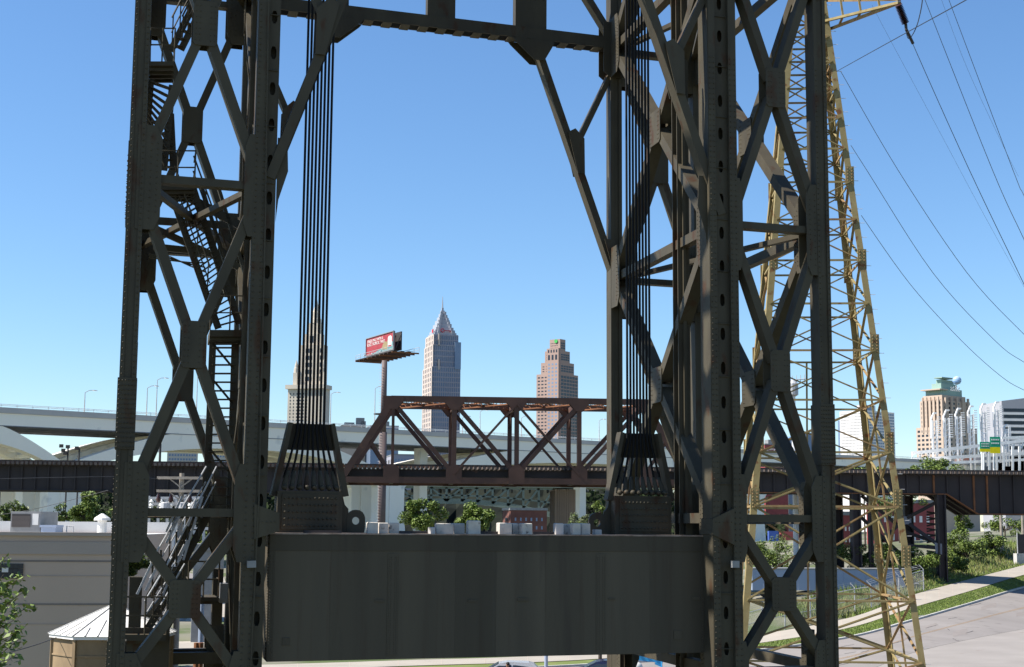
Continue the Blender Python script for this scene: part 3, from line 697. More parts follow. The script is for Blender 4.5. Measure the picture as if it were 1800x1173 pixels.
obj('end_fitting', MB().tube([ib, at(1593, 52, 66.4), at(1605, 77, 66.8)], .07, 6), M['dgrey'], IN)
wires = [
 ([(1594,46),(1600,67),(1703,297),(1800,500),(1840,590)], 66.4, 120, 'sagging power line starting at the brown insulator string'),
 ([(1626,0),(1745,300),(1800,421),(1850,530)], 70, 130, 'power line crossing the guy wire right of the insulator'),
 ([(1668,0),(1781,300),(1800,344),(1850,450)], 74, 135, 'rightmost of the steep power lines by the top right corner'),
 ([(1655,0),(1700,120),(1766,262),(1790,310)], 100, 160, 'faint thin wire between two steep power lines at top right'),
 ([(1533,10),(1570,80),(1640,210),(1720,360),(1800,505)], 100, 170, 'faint thin wire left of the insulator running down the sky'),
 ([(1478,126),(1579,300),(1700,480),(1800,588),(1850,634)], 72, 150, 'highest of three sagging lines leaving the pylon leg'),
 ([(1496,256),(1524,300),(1640,480),(1750,600),(1800,637),(1850,668)], 72, 155, 'middle of three sagging lines leaving the pylon leg'),
 ([(1514,379),(1600,500),(1691,600),(1760,662),(1800,686),(1850,708)], 72, 160, 'lowest of three sagging lines leaving the pylon leg'),
 ([(1470,126),(1580,65),(1702,-2),(1760,-36)], 70, 60, 'straight wire slanting up from the pylon to the top edge'),
 ([(1593,52),(1594,62),(1598,68),(1606,58),(1614,38),(1621,4),(1622,-30)], 66.4, 67, 'looped jumper wire hanging under the insulator string')]
for pl, d0, d1, lb in wires:
    ps = sm(pl, 6); n = len(ps); thin = 'faint' in lb
    obj('power_line', MB().tube([at(x, y, d0+(d1-d0)*i/(n-1)) for i, (x, y) in enumerate(ps)], .009 if thin else .015, 5, .012 if thin else .03), M['wire'], label=lb, cat='wire', group='power lines on the right')

# ------------------------------------------------------------------ railway bridge
def BR(px, py, off=0.):                     # on the plane of the railway's near truss
    d = ray(px, py); k = (139.8+off)/(d.y-.08*d.x); return d*k+V((0, 0, CZ))
bx = V((1, .08, 0)).normalized(); by = V((-.08, 1, 0)).normalized(); bn = -by
def Z(py, px=900): return BR(px, py).z
RB = thing('railway_truss_bridge', 'rusty brown railway through truss bridge crossing behind the counterweight', 'truss bridge', BR(900, 990))
RB.location.z = 0; WL[RB.name] = V(RB.location)
zt_, zl_ = BR(900, 704).z, BR(900, 846).z
nodes_t = [690, 798, 908, 1018, 1132]; nodes_b = [606, 688, 798, 908, 1018, 1132, 1208]
def bp(px, z, off): p = BR(px, 800, 0); return V((p.x, p.y, z))+by*off
SEP = 8.6
for off, near in ((0, 1), (SEP, 0)):
    br = M['brown']
    def rb(a, b, w_, d_, nm): return obj(nm, MB().bar(a, b, w_, d_, bn), br, RB)
    tc = rb(bp(686, zt_, off), bp(1136, zt_, off), .55, .6, 'top_chord')
    rb(bp(598, zl_, off), bp(1216, zl_, off), .55, .6, 'bottom_chord')
    rb(bp(690, zt_, off), bp(600, zl_, off), .62, .6, 'end_post'); rb(bp(1132, zt_, off), bp(1214, zl_, off), .62, .6, 'end_post')
    for px in nodes_t: 
        th = .28 if px in (690, 1132) else .42
        v = rb(bp(px, zl_, off), bp(px, zt_, off), th, .5, 'vertical_post')
    z5 = zl_+.6; z6 = zt_-.35
    for a, b in ((690,798),(798,908),(1018,908),(1132,1018)): rb(bp(a, z6, off), bp(b, z5, off), .40, .42, 'diagonal')
    for a, b in ((908,798),(908,1018)):
        for e in (-.14, .14): rb(bp(a, z6, off+e*2.2), bp(b, z5, off+e*2.2), .17, .16, 'counter_brace')
    for a, b, k in ((648,688,.5),(1170,1132,.5)): rb(bp(a, (zt_+zl_)/2, off), bp(b, z5, off), .3, .3, 'sub_diagonal')
    for px in nodes_t:
        for e in (-.31, .31):
            rbp = MB().prism([bp(px, zt_, off+e)+bx*x+UP*z for x, z in ((-1,.25),(1,.25),(.95,-.3),(.35,-1),(-.35,-1),(-.95,-.3))], by*.03); obj('gusset_plate', rbp, br, RB)
    for px in nodes_b[1:-1]:
        for e in (-.32, .32):
            rbp = MB().prism([bp(px, zl_, off+e)+bx*x+UP*z for x, z in ((-.75,-.3),(.75,-.3),(.75,1.1),(.3,1.5),(-.3,1.5),(-.75,1.1))], by*.03); obj('gusset_plate', rbp, br, RB)
# top lateral bracing
for i in range(len(nodes_t)-1):
    a, b = nodes_t[i], nodes_t[i+1]
    for (p, q) in (((a,0),(b,SEP)),((b,0),(a,SEP))):
        P0, P1 = bp(p[0], zt_-.1, p[1]), bp(q[0], zt_-.1, q[1])
        for s_ in (-.18, .18): obj('lateral_brace', MB().bar(P0+UP*s_, P1+UP*s_, .12, .12, UP), M['rustlit'], RB)
        m = MB(); n_ = 22
        for k in range(n_): m.bar(P0.lerp(P1, k/n_)+UP*(-.18 if k % 2 else .18), P0.lerp(P1, (k+1)/n_)+UP*(.18 if k % 2 else -.18), .06, .05, V((0,1,0)))
        obj('lacing', m, M['rustlit'], RB, kind='stuff')
for px in nodes_t:
    obj('sway_strut', MB().bar(bp(px, zt_-.35, 0), bp(px, zt_-.35, SEP), .7, .2, bx), M['brown'], RB)
    for o_ in (0, SEP): obj('sway_bracket', MB().prism([bp(px, zt_-.6, o_), bp(px, zt_-2.4, o_), bp(px, zt_-.6, o_+(1.6 if o_ == 0 else -1.6))], bx*.1), M['brown'], RB)
for px in nodes_b: obj('floor_beam', MB().bar(bp(px, zl_+.35, 0), bp(px, zl_+.35, SEP), 1.0, .4, bx), M['dbrown'], RB)
for o_ in (1.6, 3.4, 5.2, 7): obj('stringer', MB().bar(bp(600, zl_+.72, o_), bp(1212, zl_+.72, o_), .7, .3, bn), M['dbrown'], RB)
zr = zl_+1.13
def ties(x0, x1, parent, o0=.9, dep=7, z=None):
    m = MB(); a, b = BR(x0, 800), BR(x1, 800); L_ = (b-a).length; n_ = int(L_/.42)
    for k in range(n_):
        p = a.lerp(b, k/n_); p.z = z or zr; m.obox(p+by*o0, bx*.24, by*dep, UP*.26)
    obj('railway_ties', m, M['tie'], parent, kind='stuff')
    for o_ in (o0+.9, o0+2.4, o0+4.4, o0+5.9):
        q = MB(); A, B = V((a.x, a.y, (z or zr)+.27)), V((b.x, b.y, (z or zr)+.27)); q.bar(A+by*o_+UP*.09, B+by*o_+UP*.09, .17, .08, bn); obj('rail', q, M['rustlit'], parent)
    q = MB(); q.obox(V((a.x, a.y, (z or zr)+.262))+by*(o0+.03), V((b.x-a.x, b.y-a.y, 0)), by*.22, UP*.14); obj('guard_timber', q, M['dbrown'], parent)
ties(606, 1206, RB)
def span(x0, x1, name, lab, zb_fun, bents):
    a, b = BR(x0, 800), BR(x1, 800)
    G = thing(name, lab, 'railway bridge', V(((a.x+b.x)/2, (a.y+b.y)/2, 0)))
    zt2 = zr-.02
    for o_ in (1.2, 2.9, 5.0, 6.8):
        pts = [V((a.x, a.y, zt2)), V((b.x, b.y, zt2))]; low = [BR(px, 800) for px, _ in reversed(zb_fun)]
        low = [V((q.x, q.y, z)) for q, (_, z) in zip(low, reversed(zb_fun))]
        g_ = obj('plate_girder', MB().prism([p+by*o_ for p in pts+low], by*.05), M['dbrown'], G)
        m = MB(); m.bar(pts[0]+by*(o_+.02)-UP*.05, pts[1]+by*(o_+.02)-UP*.05, .09, .46, by.cross(bx)); 
        f_ = obj('top_flange', MB().obox(pts[0]+by*(o_-.2)-UP*.1, pts[1]-pts[0], by*.42, UP*.098), M['dbrown'], g_)
        m = MB(); lw = list(reversed(low))
        for p, q in zip(lw, lw[1:]): m.bar(p+by*(o_+.02)-UP*.045, q+by*(o_+.02)-UP*.045, .44, .085, UP)
        obj('bottom_flange', m, M['rustlit'] if lab.find('right') >= 0 and o_ < 2 else M['dbrown'], g_)
        if o_ < 2:
            px = x0+14
            while px < x1:
                for (pa, za), (pb, zb2) in zip(zb_fun, zb_fun[1:]):
                    if pa <= px <= pb: zz = za+(zb2-za)*(px-pa)/max(1e-6, pb-pa)
                p = BR(px, 800); p.z = zt2-.1; q = V((p.x, p.y, zz+.05)); 
                rusty = px > 1640
                obj('stiffener', MB().bar(p+by*(o_-.09), q+by*(o_-.09), .16, .16, bn), M['rustlit'] if rusty and int(px) % 2 else M['dbrown'], g_); px += 23.5
    ties(x0, x1, G, .3, 8)
    for px, o_, pyb, wd in bents:
        p = BR(px, 800); q = p+by*o_
        for (pa, za), (pb, zb2) in zip(zb_fun, zb_fun[1:]):
            if pa <= px <= pb: zz = za+(zb2-za)*(px-pa)/max(1e-6, pb-pa)
        tz_ = V((q.x, q.y, zz-.1)); bz = V((q.x, q.y, gz(q.x, q.y)-.3))
        m = MB()
        for e in (-.32, .32): m.bar(tz_+bx*e*wd, bz+bx*e*wd, .14, .7*wd, bn)
        m.bar(tz_, bz, .6*wd, .1, bn); obj('column', m, M['dbrown'], G)
    return G
z828, z862 = BR(300, 828).z, BR(100, 861).z
zR, zD = BR(1500, 866).z, BR(1760, 903).z
GL = span(-120, 604, 'railway_girder_span', 'dark brown railway plate girder span running off the left edge', [(-120, z862), (190, z862), (215, z862-.55), (330, z862-.55), (360, z862), (604, z862)],
     [(-40,1,0,1),(-40,7,0,1),(214,1.2,0,1),(214,6.9,0,1),(590,1.2,0,1),(590,7,0,1)])
GR = span(1210, 1960, 'railway_girder_span', 'dark brown railway plate girder span with rusty stiffeners at right', [(1210, zR), (1650, zR), (1670, zR), (1724, zD), (1960, zD)],
     [(1222,1.2,0,1),(1222,7,0,1),(1508,1.2,0,1.2),(1508,7,0,1.2),(1534,1.2,0,.5),(1658,1.2,0,1.15),(1636,6.9,0,1.2),(1900,1.2,0,1),(1900,7,0,1)])
def rbent(x0, y0, o0, x1, y1, o1, w_=.3): obj('bent_brace', MB().bar(BR(x0, y0, o0), BR(x1, y1, o1), w_, .3, bn), M['dbrown'], GR)
for a in ((1515,872,2,1592,935,4),(1590,935,4,1650,955,2),(1652,880,1.5,1592,912,3),(1596,920,3,1648,957,1.3),(1590,958,2,1650,964,1.3),(1596,1018,3,1650,968,1.3),(1560,985,3,1605,1012,3),(1515,985,3,1590,912,3),(1512,908,2,1600,990,3)): rbent(*a)
obj('gusset_plate', MB().prism([BR(x, y, 2.8) for x, y in ((1585,908),(1602,908),(1602,922),(1585,922))], by*.06), M['under'], GR)
obj('gusset_plate', MB().prism([BR(x, y, 1.) for x, y in ((1643,954),(1656,956),(1656,975),(1645,973))], by*.06), M['under'], GR)
m = MB()
for k in range(24):
    y = 900+k*4.9
    m.bar(BR(1629, y, 6.2), BR(1651, y+(-4 if k % 2 else 3), 6.2), .16, .1, bn)
obj('lacing', m, M['dbrown'], GR, kind='stuff')
# brown pier and pole below the truss
pr = MB(); pA, pB = BR(976, 860, 1.5), BR(1012, 860, 1.5); h0 = zl_-.7
for k in range(9):
    a = pA.lerp(pB, k/9); b = pA.lerp(pB, (k+.82)/9); pr.obox(V((a.x, a.y, -.3)), V((b.x-a.x, b.y-a.y, 0)), by*5, UP*(h0+.3))
pr.obox(V((pA.x, pA.y, -.3))+by*.08, V((pB.x-pA.x, pB.y-pA.y, 0)), by*4.8, UP*(h0+.2))
obj('bridge_pier', pr, M['browncl'], label='brown ribbed bridge pier under the middle of the truss', cat='pier')

# ------------------------------------------------------------------ white arched viaduct beyond
VA, VB = V((-98, 280, 0)), V((40, 408, 0)); vd = (VB-VA).normalized(); vn = V((vd.y, -vd.x, 0))   # vn faces us
def vt(px):                                  # distance along the viaduct under a photo column
    d = ray(px, 800); r_ = d.x/d.y; t = (r_*VA.y-VA.x)/(vd.x-r_*vd.y); return t
def VP(s, off, z): return VA+vd*s-vn*off+UP*(z)
def vz(px, py): s = vt(px); p = VA+vd*s; d = ray(px, py); return d.z/d.y*p.y+CZ
VD = thing('arched_viaduct', 'long white concrete arched highway viaduct crossing behind the railway bridge', 'viaduct', V((-40, 335, 0)))
s0, s1 = vt(-60), vt(1850); zt0, zt1 = vz(0, 716), vz(1150, 781)
def ztop_(s): return zt0+(zt1-zt0)*(s-vt(0))/(vt(1150)-vt(0))
WV = 26.
def vslab(off0, off1, d0, d1, nm, m_, sa_=None, sb_=None):
    a, b = sa_ if sa_ is not None else s0, sb_ if sb_ is not None else s1
    m = MB(); m.hexa([VP(a,off0,ztop_(a)-d1),VP(b,off0,ztop_(b)-d1),VP(b,off1,ztop_(b)-d1),VP(a,off1,ztop_(a)-d1),VP(a,off0,ztop_(a)-d0),VP(b,off0,ztop_(b)-d0),VP(b,off1,ztop_(b)-d0),VP(a,off1,ztop_(a)-d0)])
    return obj(nm, m, m_, VD)
vslab(0, .35, 0, 1.1, 'parapet', M['parapet']); vslab(WV-.35, WV, 0, 1.1, 'parapet', M['parapet'])
vslab(.36, WV-.36, .75, 1.3, 'deck', M['white'])
for o_ in (.25, 6.3, 12.5, 18.7, 24.9): vslab(o_, o_+.6, 1.11 if o_ < 1 else 1.32, 3.45, 'girder', M['white'] if o_ < 1 else M['under'])  # inner girders coloured dark blue-grey for the shadow under the deck
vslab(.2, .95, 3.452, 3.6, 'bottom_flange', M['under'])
m = MB()
for h in (.35, .6): m.tube([VP(s0, .2, ztop_(s0)+h), VP(s1, .2, ztop_(s1)+h)], .06, 5)
rr_ = obj('parapet_rail', m, M['rail'], VD)
m = MB(); s = s0
while s < s1: m.tube([VP(s, .2, ztop_(s)), VP(s, .2, ztop_(s)+.62)], .06, 4); s += 3.2
obj('rail_post', m, M['rail'], rr_, kind='stuff')
sp = [vt(-330), vt(118), vt(692), vt(1330), vt(2000)]
zs = vz(118, 822)
def rib(sa_, sb_, off, w_):
    mid = (sa_+sb_)/2; H = (sb_-sa_)/2; top = []; bot = []
    for k in range(33):
        u = -1+2*k/32; s = mid+u*H; zc = ztop_(s)-3.5; q = abs(u)**2.1
        zt_i = zc+ .15 if abs(u) < .42 else zc-(zc-zs-.6)*((abs(u)-.42)/.58)**1.25
        zb_i = (zc-2.6)-((zc-2.6)-(zs-1.2))*abs(u)**2.3
        top.append((s, max(zt_i, zb_i+.9))); bot.append((s, zb_i))
    m = MB()
    for k in range(32):
        (a, za), (b, zb2), (_, ya), (_, yb) = top[k], top[k+1], bot[k], bot[k+1]
        m.hexa([VP(a,off,ya),VP(b,off,yb),VP(b,off+w_,yb),VP(a,off+w_,ya),VP(a,off,za),VP(b,off,zb2),VP(b,off+w_,zb2),VP(a,off+w_,za)])
    return obj('arch_rib', m, M['white'], VD)
for a, b in zip(sp, sp[1:]):
    for o_ in (.3, 11.5, 22.2): rib(a, b, o_, 3.2)
    mid = (a+b)/2
    for k in (-.8,-.72,.72,.8,.64,-.64):     # cross ties between ribs
        s = mid+k*(b-a)/2; zq = ztop_(s)-3.5-((ztop_(s)-3.5)-zs)*((abs(k)-.42)/.58)**1.25-.9
        obj('cross_tie', MB().bar(VP(s,3.5,zq), VP(s,22.3,zq), 1.2, .7, UP), M['white'], VD)
for s in sp:
    for o_ in (.2, 11.4, 22.1):
        m = MB(); pr_ = [(5.2, -.5), (4.2, 6), (3.5, 12), (3.6, zs-2), (5.6, zs+.2)]
        for (wa, za), (wb, zb2) in zip(pr_, pr_[1:]):
            m.hexa([VP(s-wa,o_,za),VP(s+wa,o_,za),VP(s+wa,o_+3.4,za),VP(s-wa,o_+3.4,za),VP(s-wb,o_,zb2),VP(s+wb,o_,zb2),VP(s+wb,o_+3.4,zb2),VP(s-wb,o_+3.4,zb2)])
        obj('pier', m, M['white'], VD)
        m = MB().hexa([VP(s-1.2,o_-.25,-.5),VP(s+1.2,o_-.25,-.5),VP(s+1.2,o_-.003,-.5),VP(s-1.2,o_-.003,-.5),VP(s-.9,o_-.25,zs-1),VP(s+.9,o_-.25,zs-1),VP(s+.9,o_-.003,zs-1),VP(s-.9,o_-.003,zs-1)]); obj('pier_rib', m, M['white'], VD)
for px, y0 in ((782, 856), (1062, 856)):
    s = vt(px); obj('pier', MB().hexa([VP(s-1.2,8,-.5),VP(s+1.2,8,-.5),VP(s+1.2,10.4,-.5),VP(s-1.2,10.4,-.5),VP(s-1.2,8,ztop_(s)-3.6),VP(s+1.2,8,ztop_(s)-3.6),VP(s+1.2,10.4,ztop_(s)-3.6),VP(s-1.2,10.4,ztop_(s)-3.6)]), M['white'], VD)
lamps = [(147,690,'single lamp pole on the viaduct left of the bridge tower'),(257,682,'shorter left lamp pole seen between the left legs'),(274,668,'taller lamp pole beside the shorter one in the left panel'),(345,660,'thin lamp pole seen right of the lower left gusset'),(582,693,'lamp pole on the viaduct right of the left ropes'),(660,683,'lamp pole just left of the billboard pole'),(846,724,'lamp pole seen through the second truss panel'),(815,735,'short lamp pole right of the tall glass tower'),(919,735,'lamp pole behind the third truss post'),(1056,740,'lamp pole seen right of the pink stepped tower')]
for px, py, lb in lamps:
    s = vt(px); b = VP(s, .6, ztop_(s)); h = vz(px, py)-b.z; t_ = b+UP*h
    L_ = thing('street_lamp', lb, 'street lamp', b, 'street lamps along the viaduct')
    obj('pole', MB().tube([b, t_], .14, 6, .08), M['galv'], L_); e = vd*2.2
    obj('arm', MB().tube([t_, t_+e*.4+UP*.5, t_+e*.8+UP*.6], .07, 5), M['galv'], L_); obj('lamp_head', MB().bar(t_+e*.75+UP*.58, t_+e*1.15+UP*.55, .4, .16, UP), M['rail'], L_)
# floodlights near the pier
for px, py, px2, lb in ((114,788,118,'cluster of dark floodlights on a short mast at left'),(135,788,138,'small floodlight on a mast near the viaduct springing')):
    p = at(px, py, 200); q = at(px2, 824, 200); f = thing('floodlight_mast', lb, 'floodlight', V((q.x, q.y, 0)))
    obj('mast', MB().tube([V((q.x,q.y,0)), V((q.x,q.y,p.z))], .12, 6), M['dgrey'], f)
    for dx, dz in (((-.5,.3),(.4,.2),(.1,-.7),(-.2,-.3)) if px < 120 else ((0,0),)): obj('lamp_head', MB().bar(p+V((dx-.25,0,dz)), p+V((dx+.25,0,dz)), .45, .3, V((0,1,0))), M['dgrey'], f)

# ------------------------------------------------------------------ wooded river bank that closes the view under the bridges
HX = [at(x, 900, 575).x for x in range(-200, 1400, 14)]; rnd = random.Random(21); hv = MB(); rows = 7
for j in range(rows+1):
    for i, x in enumerate(HX):
        u = j/rows; z = -1+26.5*u**.8+(rnd.uniform(-1.2, 1.2) if j else 0); hv.v.append((x+rnd.uniform(-1, 1), 575+60*u+rnd.uniform(-3, 3), z))
nh = len(HX); hv.f = [(j*nh+i, j*nh+i+1, (j+1)*nh+i+1, (j+1)*nh+i) for j in range(rows) for i in range(nh-1)]
M['bank'] = mat('shaded_wooded_bank', (.022,.025,.018), (.011,.013,.010), .95, .09, bump=.4, spec=.05)  # near-black colour stands in for the shaded deck underside
obj('hillside', hv, M['bank'], kind='structure', loc=(0, 0, 0))
fm = MB(); M['fleaf'] = mat('far_leaf', (.035,.05,.018), (.018,.026,.01), .8, .3, spot=(.22,.2,.18), spot_scale=.35, spot_lo=.68, spec=.1)
for _ in range(9000):
    u = rnd.random(); x = HX[0]+(HX[-1]-HX[0])*rnd.random()
    if 692 < 900+x/(574+60*u)*F_ < 980: continue
    c = V((x, 574+60*u-rnd.random()*2, -1+26.5*u**.8+rnd.uniform(-.5, 2.2))); s_ = rnd.uniform(.7, 1.7)
    a = V((rnd.gauss(0,1), rnd.gauss(0,.6), rnd.gauss(0,.7))).normalized()*s_; b = V((rnd.gauss(0,.7), rnd.gauss(0,.6), rnd.gauss(0,1))).normalized()*s_*.7; fm.add([c-a, c+b, c+a, c-b], [(0,1,2,3)])
obj('far_wood', fm, M['fleaf'], kind='stuff', label='far off dark wood covering the river bank under the bridges', cat='wood', loc=(0,0,0))
# ------------------------------------------------------------------ steel arch bridge further back
AD = 470.
AB = thing('steel_arch_bridge', 'dark green steel deck arch bridge seen far below the railway truss', 'arch bridge', at(850, 1000, AD)); AB.location.z = 0; WL[AB.name] = V(AB.location)
for off in (0, 14):
    D = AD+off; mm = M['green'] if off == 0 else M['dgreen']  # rear truss in a darkened copy of the green, shade painted in
    rb = lambda a, b, w_, nm: obj(nm, MB().bar(a, b, w_, .8, V((0,1,0))), mm, AB)
    xs_ = [596+27*k for k in range(15)]; ytop = lambda x: 857+.012*(x-800)
    def yb(x): u = (x-785)/205.; return 881+ 30*u*u if abs(u) < 1 else 916
    for a, b in zip(xs_, xs_[1:]):
        rb(at(a, ytop(a), D), at(b, ytop(b), D), .9, 'top_chord'); rb(at(a, yb(a), D), at(b, yb(b), D), 1.7, 'arch_rib')
        (rb(at(a, ytop(a), D), at(b, yb(b), D), .6, 'diagonal') if a < 770 else rb(at(a, yb(a), D), at(b, ytop(b), D), .6, 'diagonal'))
        rb(at(a, (ytop(a)+yb(a))/2+2, D), at(b, (ytop(b)+yb(b))/2+2, D), .5, 'mid_chord')
    for a in xs_: rb(at(a, ytop(a), D), at(a, yb(a), D), .7, 'vertical_post')
a, b = at(520, 850, AD), at(1240, 857, AD); m = MB(); m.obox(V((a.x, a.y-1, a.z-.6)), V((b.x-a.x, 0, b.z-a.z)), V((0,18,0)), UP*2.2); obj('deck', m, M['green'], AB)
for k in range(24):
    x = 596+16*k; obj('floor_beam', MB().bar(at(x, 862, AD), at(x, 862, AD)+V((0,14,-.0)), 1.2, .5, V((1,0,0))), M['dgreen'], AB)
for x in (596, 975): obj('abutment', MB().obox(at(x, 930, AD)*1.0-UP*9, V((7,0,0)), V((0,18,0)), UP*(at(x, 858, AD).z-at(x, 930, AD).z+8)), M['conc'], AB)
# ------------------------------------------------------------------ skyline towers
def frame(px_l, px_c, px_r, py, D):
    """a building whose near corner stands at px_c: returns corner, unit vectors along its left and right faces, widths"""
    wl_, wr_ = (px_c-px_l)*D/F_, (px_r-px_c)*D/F_; th = math.atan2(wr_, wl_)
    return th
class Bld:
    def __init__(s, name, label, cat, px_c, D, th, group=None):
        s.D = D; s.c = at(px_c, 800, D); s.a = V((-math.cos(th), math.sin(th), 0)); s.b = V((math.sin(th), math.cos(th), 0))
        s.na = -s.b; s.nb = -s.a; s.sc = D/F_; s.th = th
        s.root = thing(name, label, cat, V((s.c.x, s.c.y, 0)), group)
    def zz(s, py, px=None): return at(px or 900, py+(0 if px else 0), s.D).z if False else (s.hor(py))
    def hor(s, py):
        px = 900+s.c.x/s.D*F_; return at(px, py, s.D).z
    def wa(s, px): return abs(px)*s.sc/max(.12, math.cos(s.th)+s.c.x/s.D*math.sin(s.th))      # photo pixels to metres along the left face
    def wb(s, px): return abs(px)*s.sc/max(.12, math.sin(s.th)-s.c.x/s.D*math.cos(s.th))
    def box(s, nm, m, a0, a1, b0, b1, z0, z1, parent=None):   # a,b in metres from the corner
        mb = MB(); o = s.c+s.a*a0+s.b*b0; o = V((o.x, o.y, z0)); mb.obox(o, s.a*(a1-a0), s.b*(b1-b0), UP*(z1-z0))
        return obj(nm, mb, m, parent or s.root)
    def windows(s, face, u0, u1, z0, z1, nu, nz, fw, fh, m, at_=0., single=True, parent=None, nm='window', proud=.0):
        """windows on face 'a' (left) or 'b' (right); at_ = position of the wall plane"""
        du, dz = (u1-u0)/nu, (z1-z0)/nz; ux = s.a if face == 'a' else s.b; n = s.na if face == 'a' else s.nb
        def one(c):
            mb = MB(); w_, h_ = du*fw, dz*fh
            mb.obox(c-ux*w_/2-UP*h_/2-n*.3, ux*w_, n*.34, UP*h_)
            return mb
        P = parent or s.root; me = None; mj = MB()
        for i in range(nu):
            for j in range(nz):
                base = (s.c+s.b*at_ if face == 'a' else s.c+s.a*at_)
                c = base+ux*(u0+du*(i+.5)); c = V((c.x, c.y, z0+dz*(j+.5)))
                if single:
                    if me is None: me = mesh('window', one(V((0,0,0))), m)
                    inst(nm, me, P, c)
                else: q = one(c); mj.add(q.v, q.f)
        if not single: obj(nm, mj, m, P, kind='stuff')
    def grid(s, face, u0, u1, z0, z1, nu, nz, pw, ph, m, at_=0., d=.5, parent=None):
        """piers and spandrels standing proud of a glass core"""
        du, dz = (u1-u0)/nu, (z1-z0)/nz; ux = s.a if face == 'a' else s.b; n = s.na if face == 'a' else s.nb
        base = (s.c+s.b*at_ if face == 'a' else s.c+s.a*at_); mj = MB()
        for i in range(nu+1):
            o = base+ux*(u0+du*i-pw/2); mj.obox(V((o.x, o.y, z0)), ux*pw, n*d, UP*(z1-z0))
        obj('wall_pier', mj, m, parent or s.root, kind='stuff'); mj = MB()
        for j in range(nz+1):
            o = base+ux*(u0); mj.obox(V((o.x, o.y, z0+dz*j-ph/2)), ux*(u1-u0), n*d*.8, UP*ph)
        obj('spandrel', mj, m, parent or s.root, kind='stuff')
# the tallest tower: glass and granite shaft with a stepped metal crown
K = Bld('skyscraper', 'tallest skyscraper with stepped pyramid crown and red key sign', 'skyscraper', 757, 1150, math.atan2(50, 15))
wa_, wb_ = K.wa(15), K.wb(50)
zs_ = [0, K.hor(645), K.hor(606), K.hor(588)]
for (z0, z1, e) in ((0, zs_[1], 0), (zs_[1], zs_[2], .9), (zs_[2], zs_[3], 1.6)):
    sh = K.box('shaft', M['bglass'], e, wa_-e, e, wb_-e, z0, z1)
    nz = max(2, int((z1-z0)/3.9))
    K.grid('b', e, wb_-e, z0, z1, 13, nz, .55, .95, M['kstone'], e, .5, sh)
    K.grid('a', e, wa_-e, z0, z1, 5, nz, 3.2, 1.2, M['kstl'], e, .5, sh)  # flank granite coloured paler as sunlit, front granite bluer as shaded
K.box('bay', M['kstl'], -.6, .4, wb_*.21, wb_*.27, zs_[1]-2, K.hor(631)); K.box('bay', M['kstl'], -.6, .4, wb_*.21, wb_*.27, zs_[2], zs_[3]+1)
K.box('corner_glass', M['bglass'], -.9, 1, wb_*.8, wb_+.4, K.hor(648), K.hor(600))
tiers = [(583,2.5),(578,3.4),(573,4.4),(566,5.6),(559,6.9),(553,8.1),(547,9.2),(541,10.1),(536,10.8)]
pz = zs_[3]; kw = min(wa_, wb_)
ca_, cb_ = wa_/2, wb_/2
for py, e in tiers:
    z = K.hor(py); f = 1-e/11.6; K.box('crown_tier', M['ksteel'], ca_-ca_*f, ca_+ca_*f, cb_-cb_*f, cb_+cb_*f, pz, z)
    if py > 545:
        for u in (-.62, .62): K.box('crown_buttress', M['ksteel'], ca_-ca_*f-.5, ca_-ca_*f+1, cb_+cb_*f*u-.9, cb_+cb_*f*u+.9, pz, z+1.6)
    pz = z+.002
o = K.c+K.a*ca_+K.b*cb_
obj('mast', MB().tube([V((o.x, o.y, pz-1)), V((o.x, o.y, K.hor(526))), V((o.x, o.y, K.hor(515)))], .7, 6, .15), M['ksteel'], K.root)
# red key emblem on the crown face
kc = K.c+K.b*(cb_*1.0)+K.a*(ca_-ca_*(1-2.5/11.6)); kc = V((kc.x, kc.y, K.hor(579.5)))-K.a*.7; m = MB()
ux = K.b; rr2 = 1.7
for i in range(4):
    p = [kc-ux*2.6+ux*rr2*math.cos(math.pi/2*i)+UP*rr2*math.sin(math.pi/2*i) for i in (i, i+1)]; m.bar(p[0], p[1], .7, .4, K.na)
m.bar(kc-ux*1., kc+ux*4.4, .7, .4, UP); m.bar(kc+ux*4., kc+ux*4.-UP*1.4, .7, .4, ux); m.bar(kc+ux*2.9, kc+ux*2.9-UP*1.1, .7, .4, ux)
obj('key_emblem', m, M['kred'], K.root)
kc2 = K.c+K.a*ca_*.5+K.b*(cb_-cb_*.78)-K.b*.6; m = MB().bar(V((kc2.x,kc2.y,K.hor(577))), V((kc2.x,kc2.y,K.hor(583))), 4, .4, K.na); obj('side_emblem', m, M['kred'], K.root)
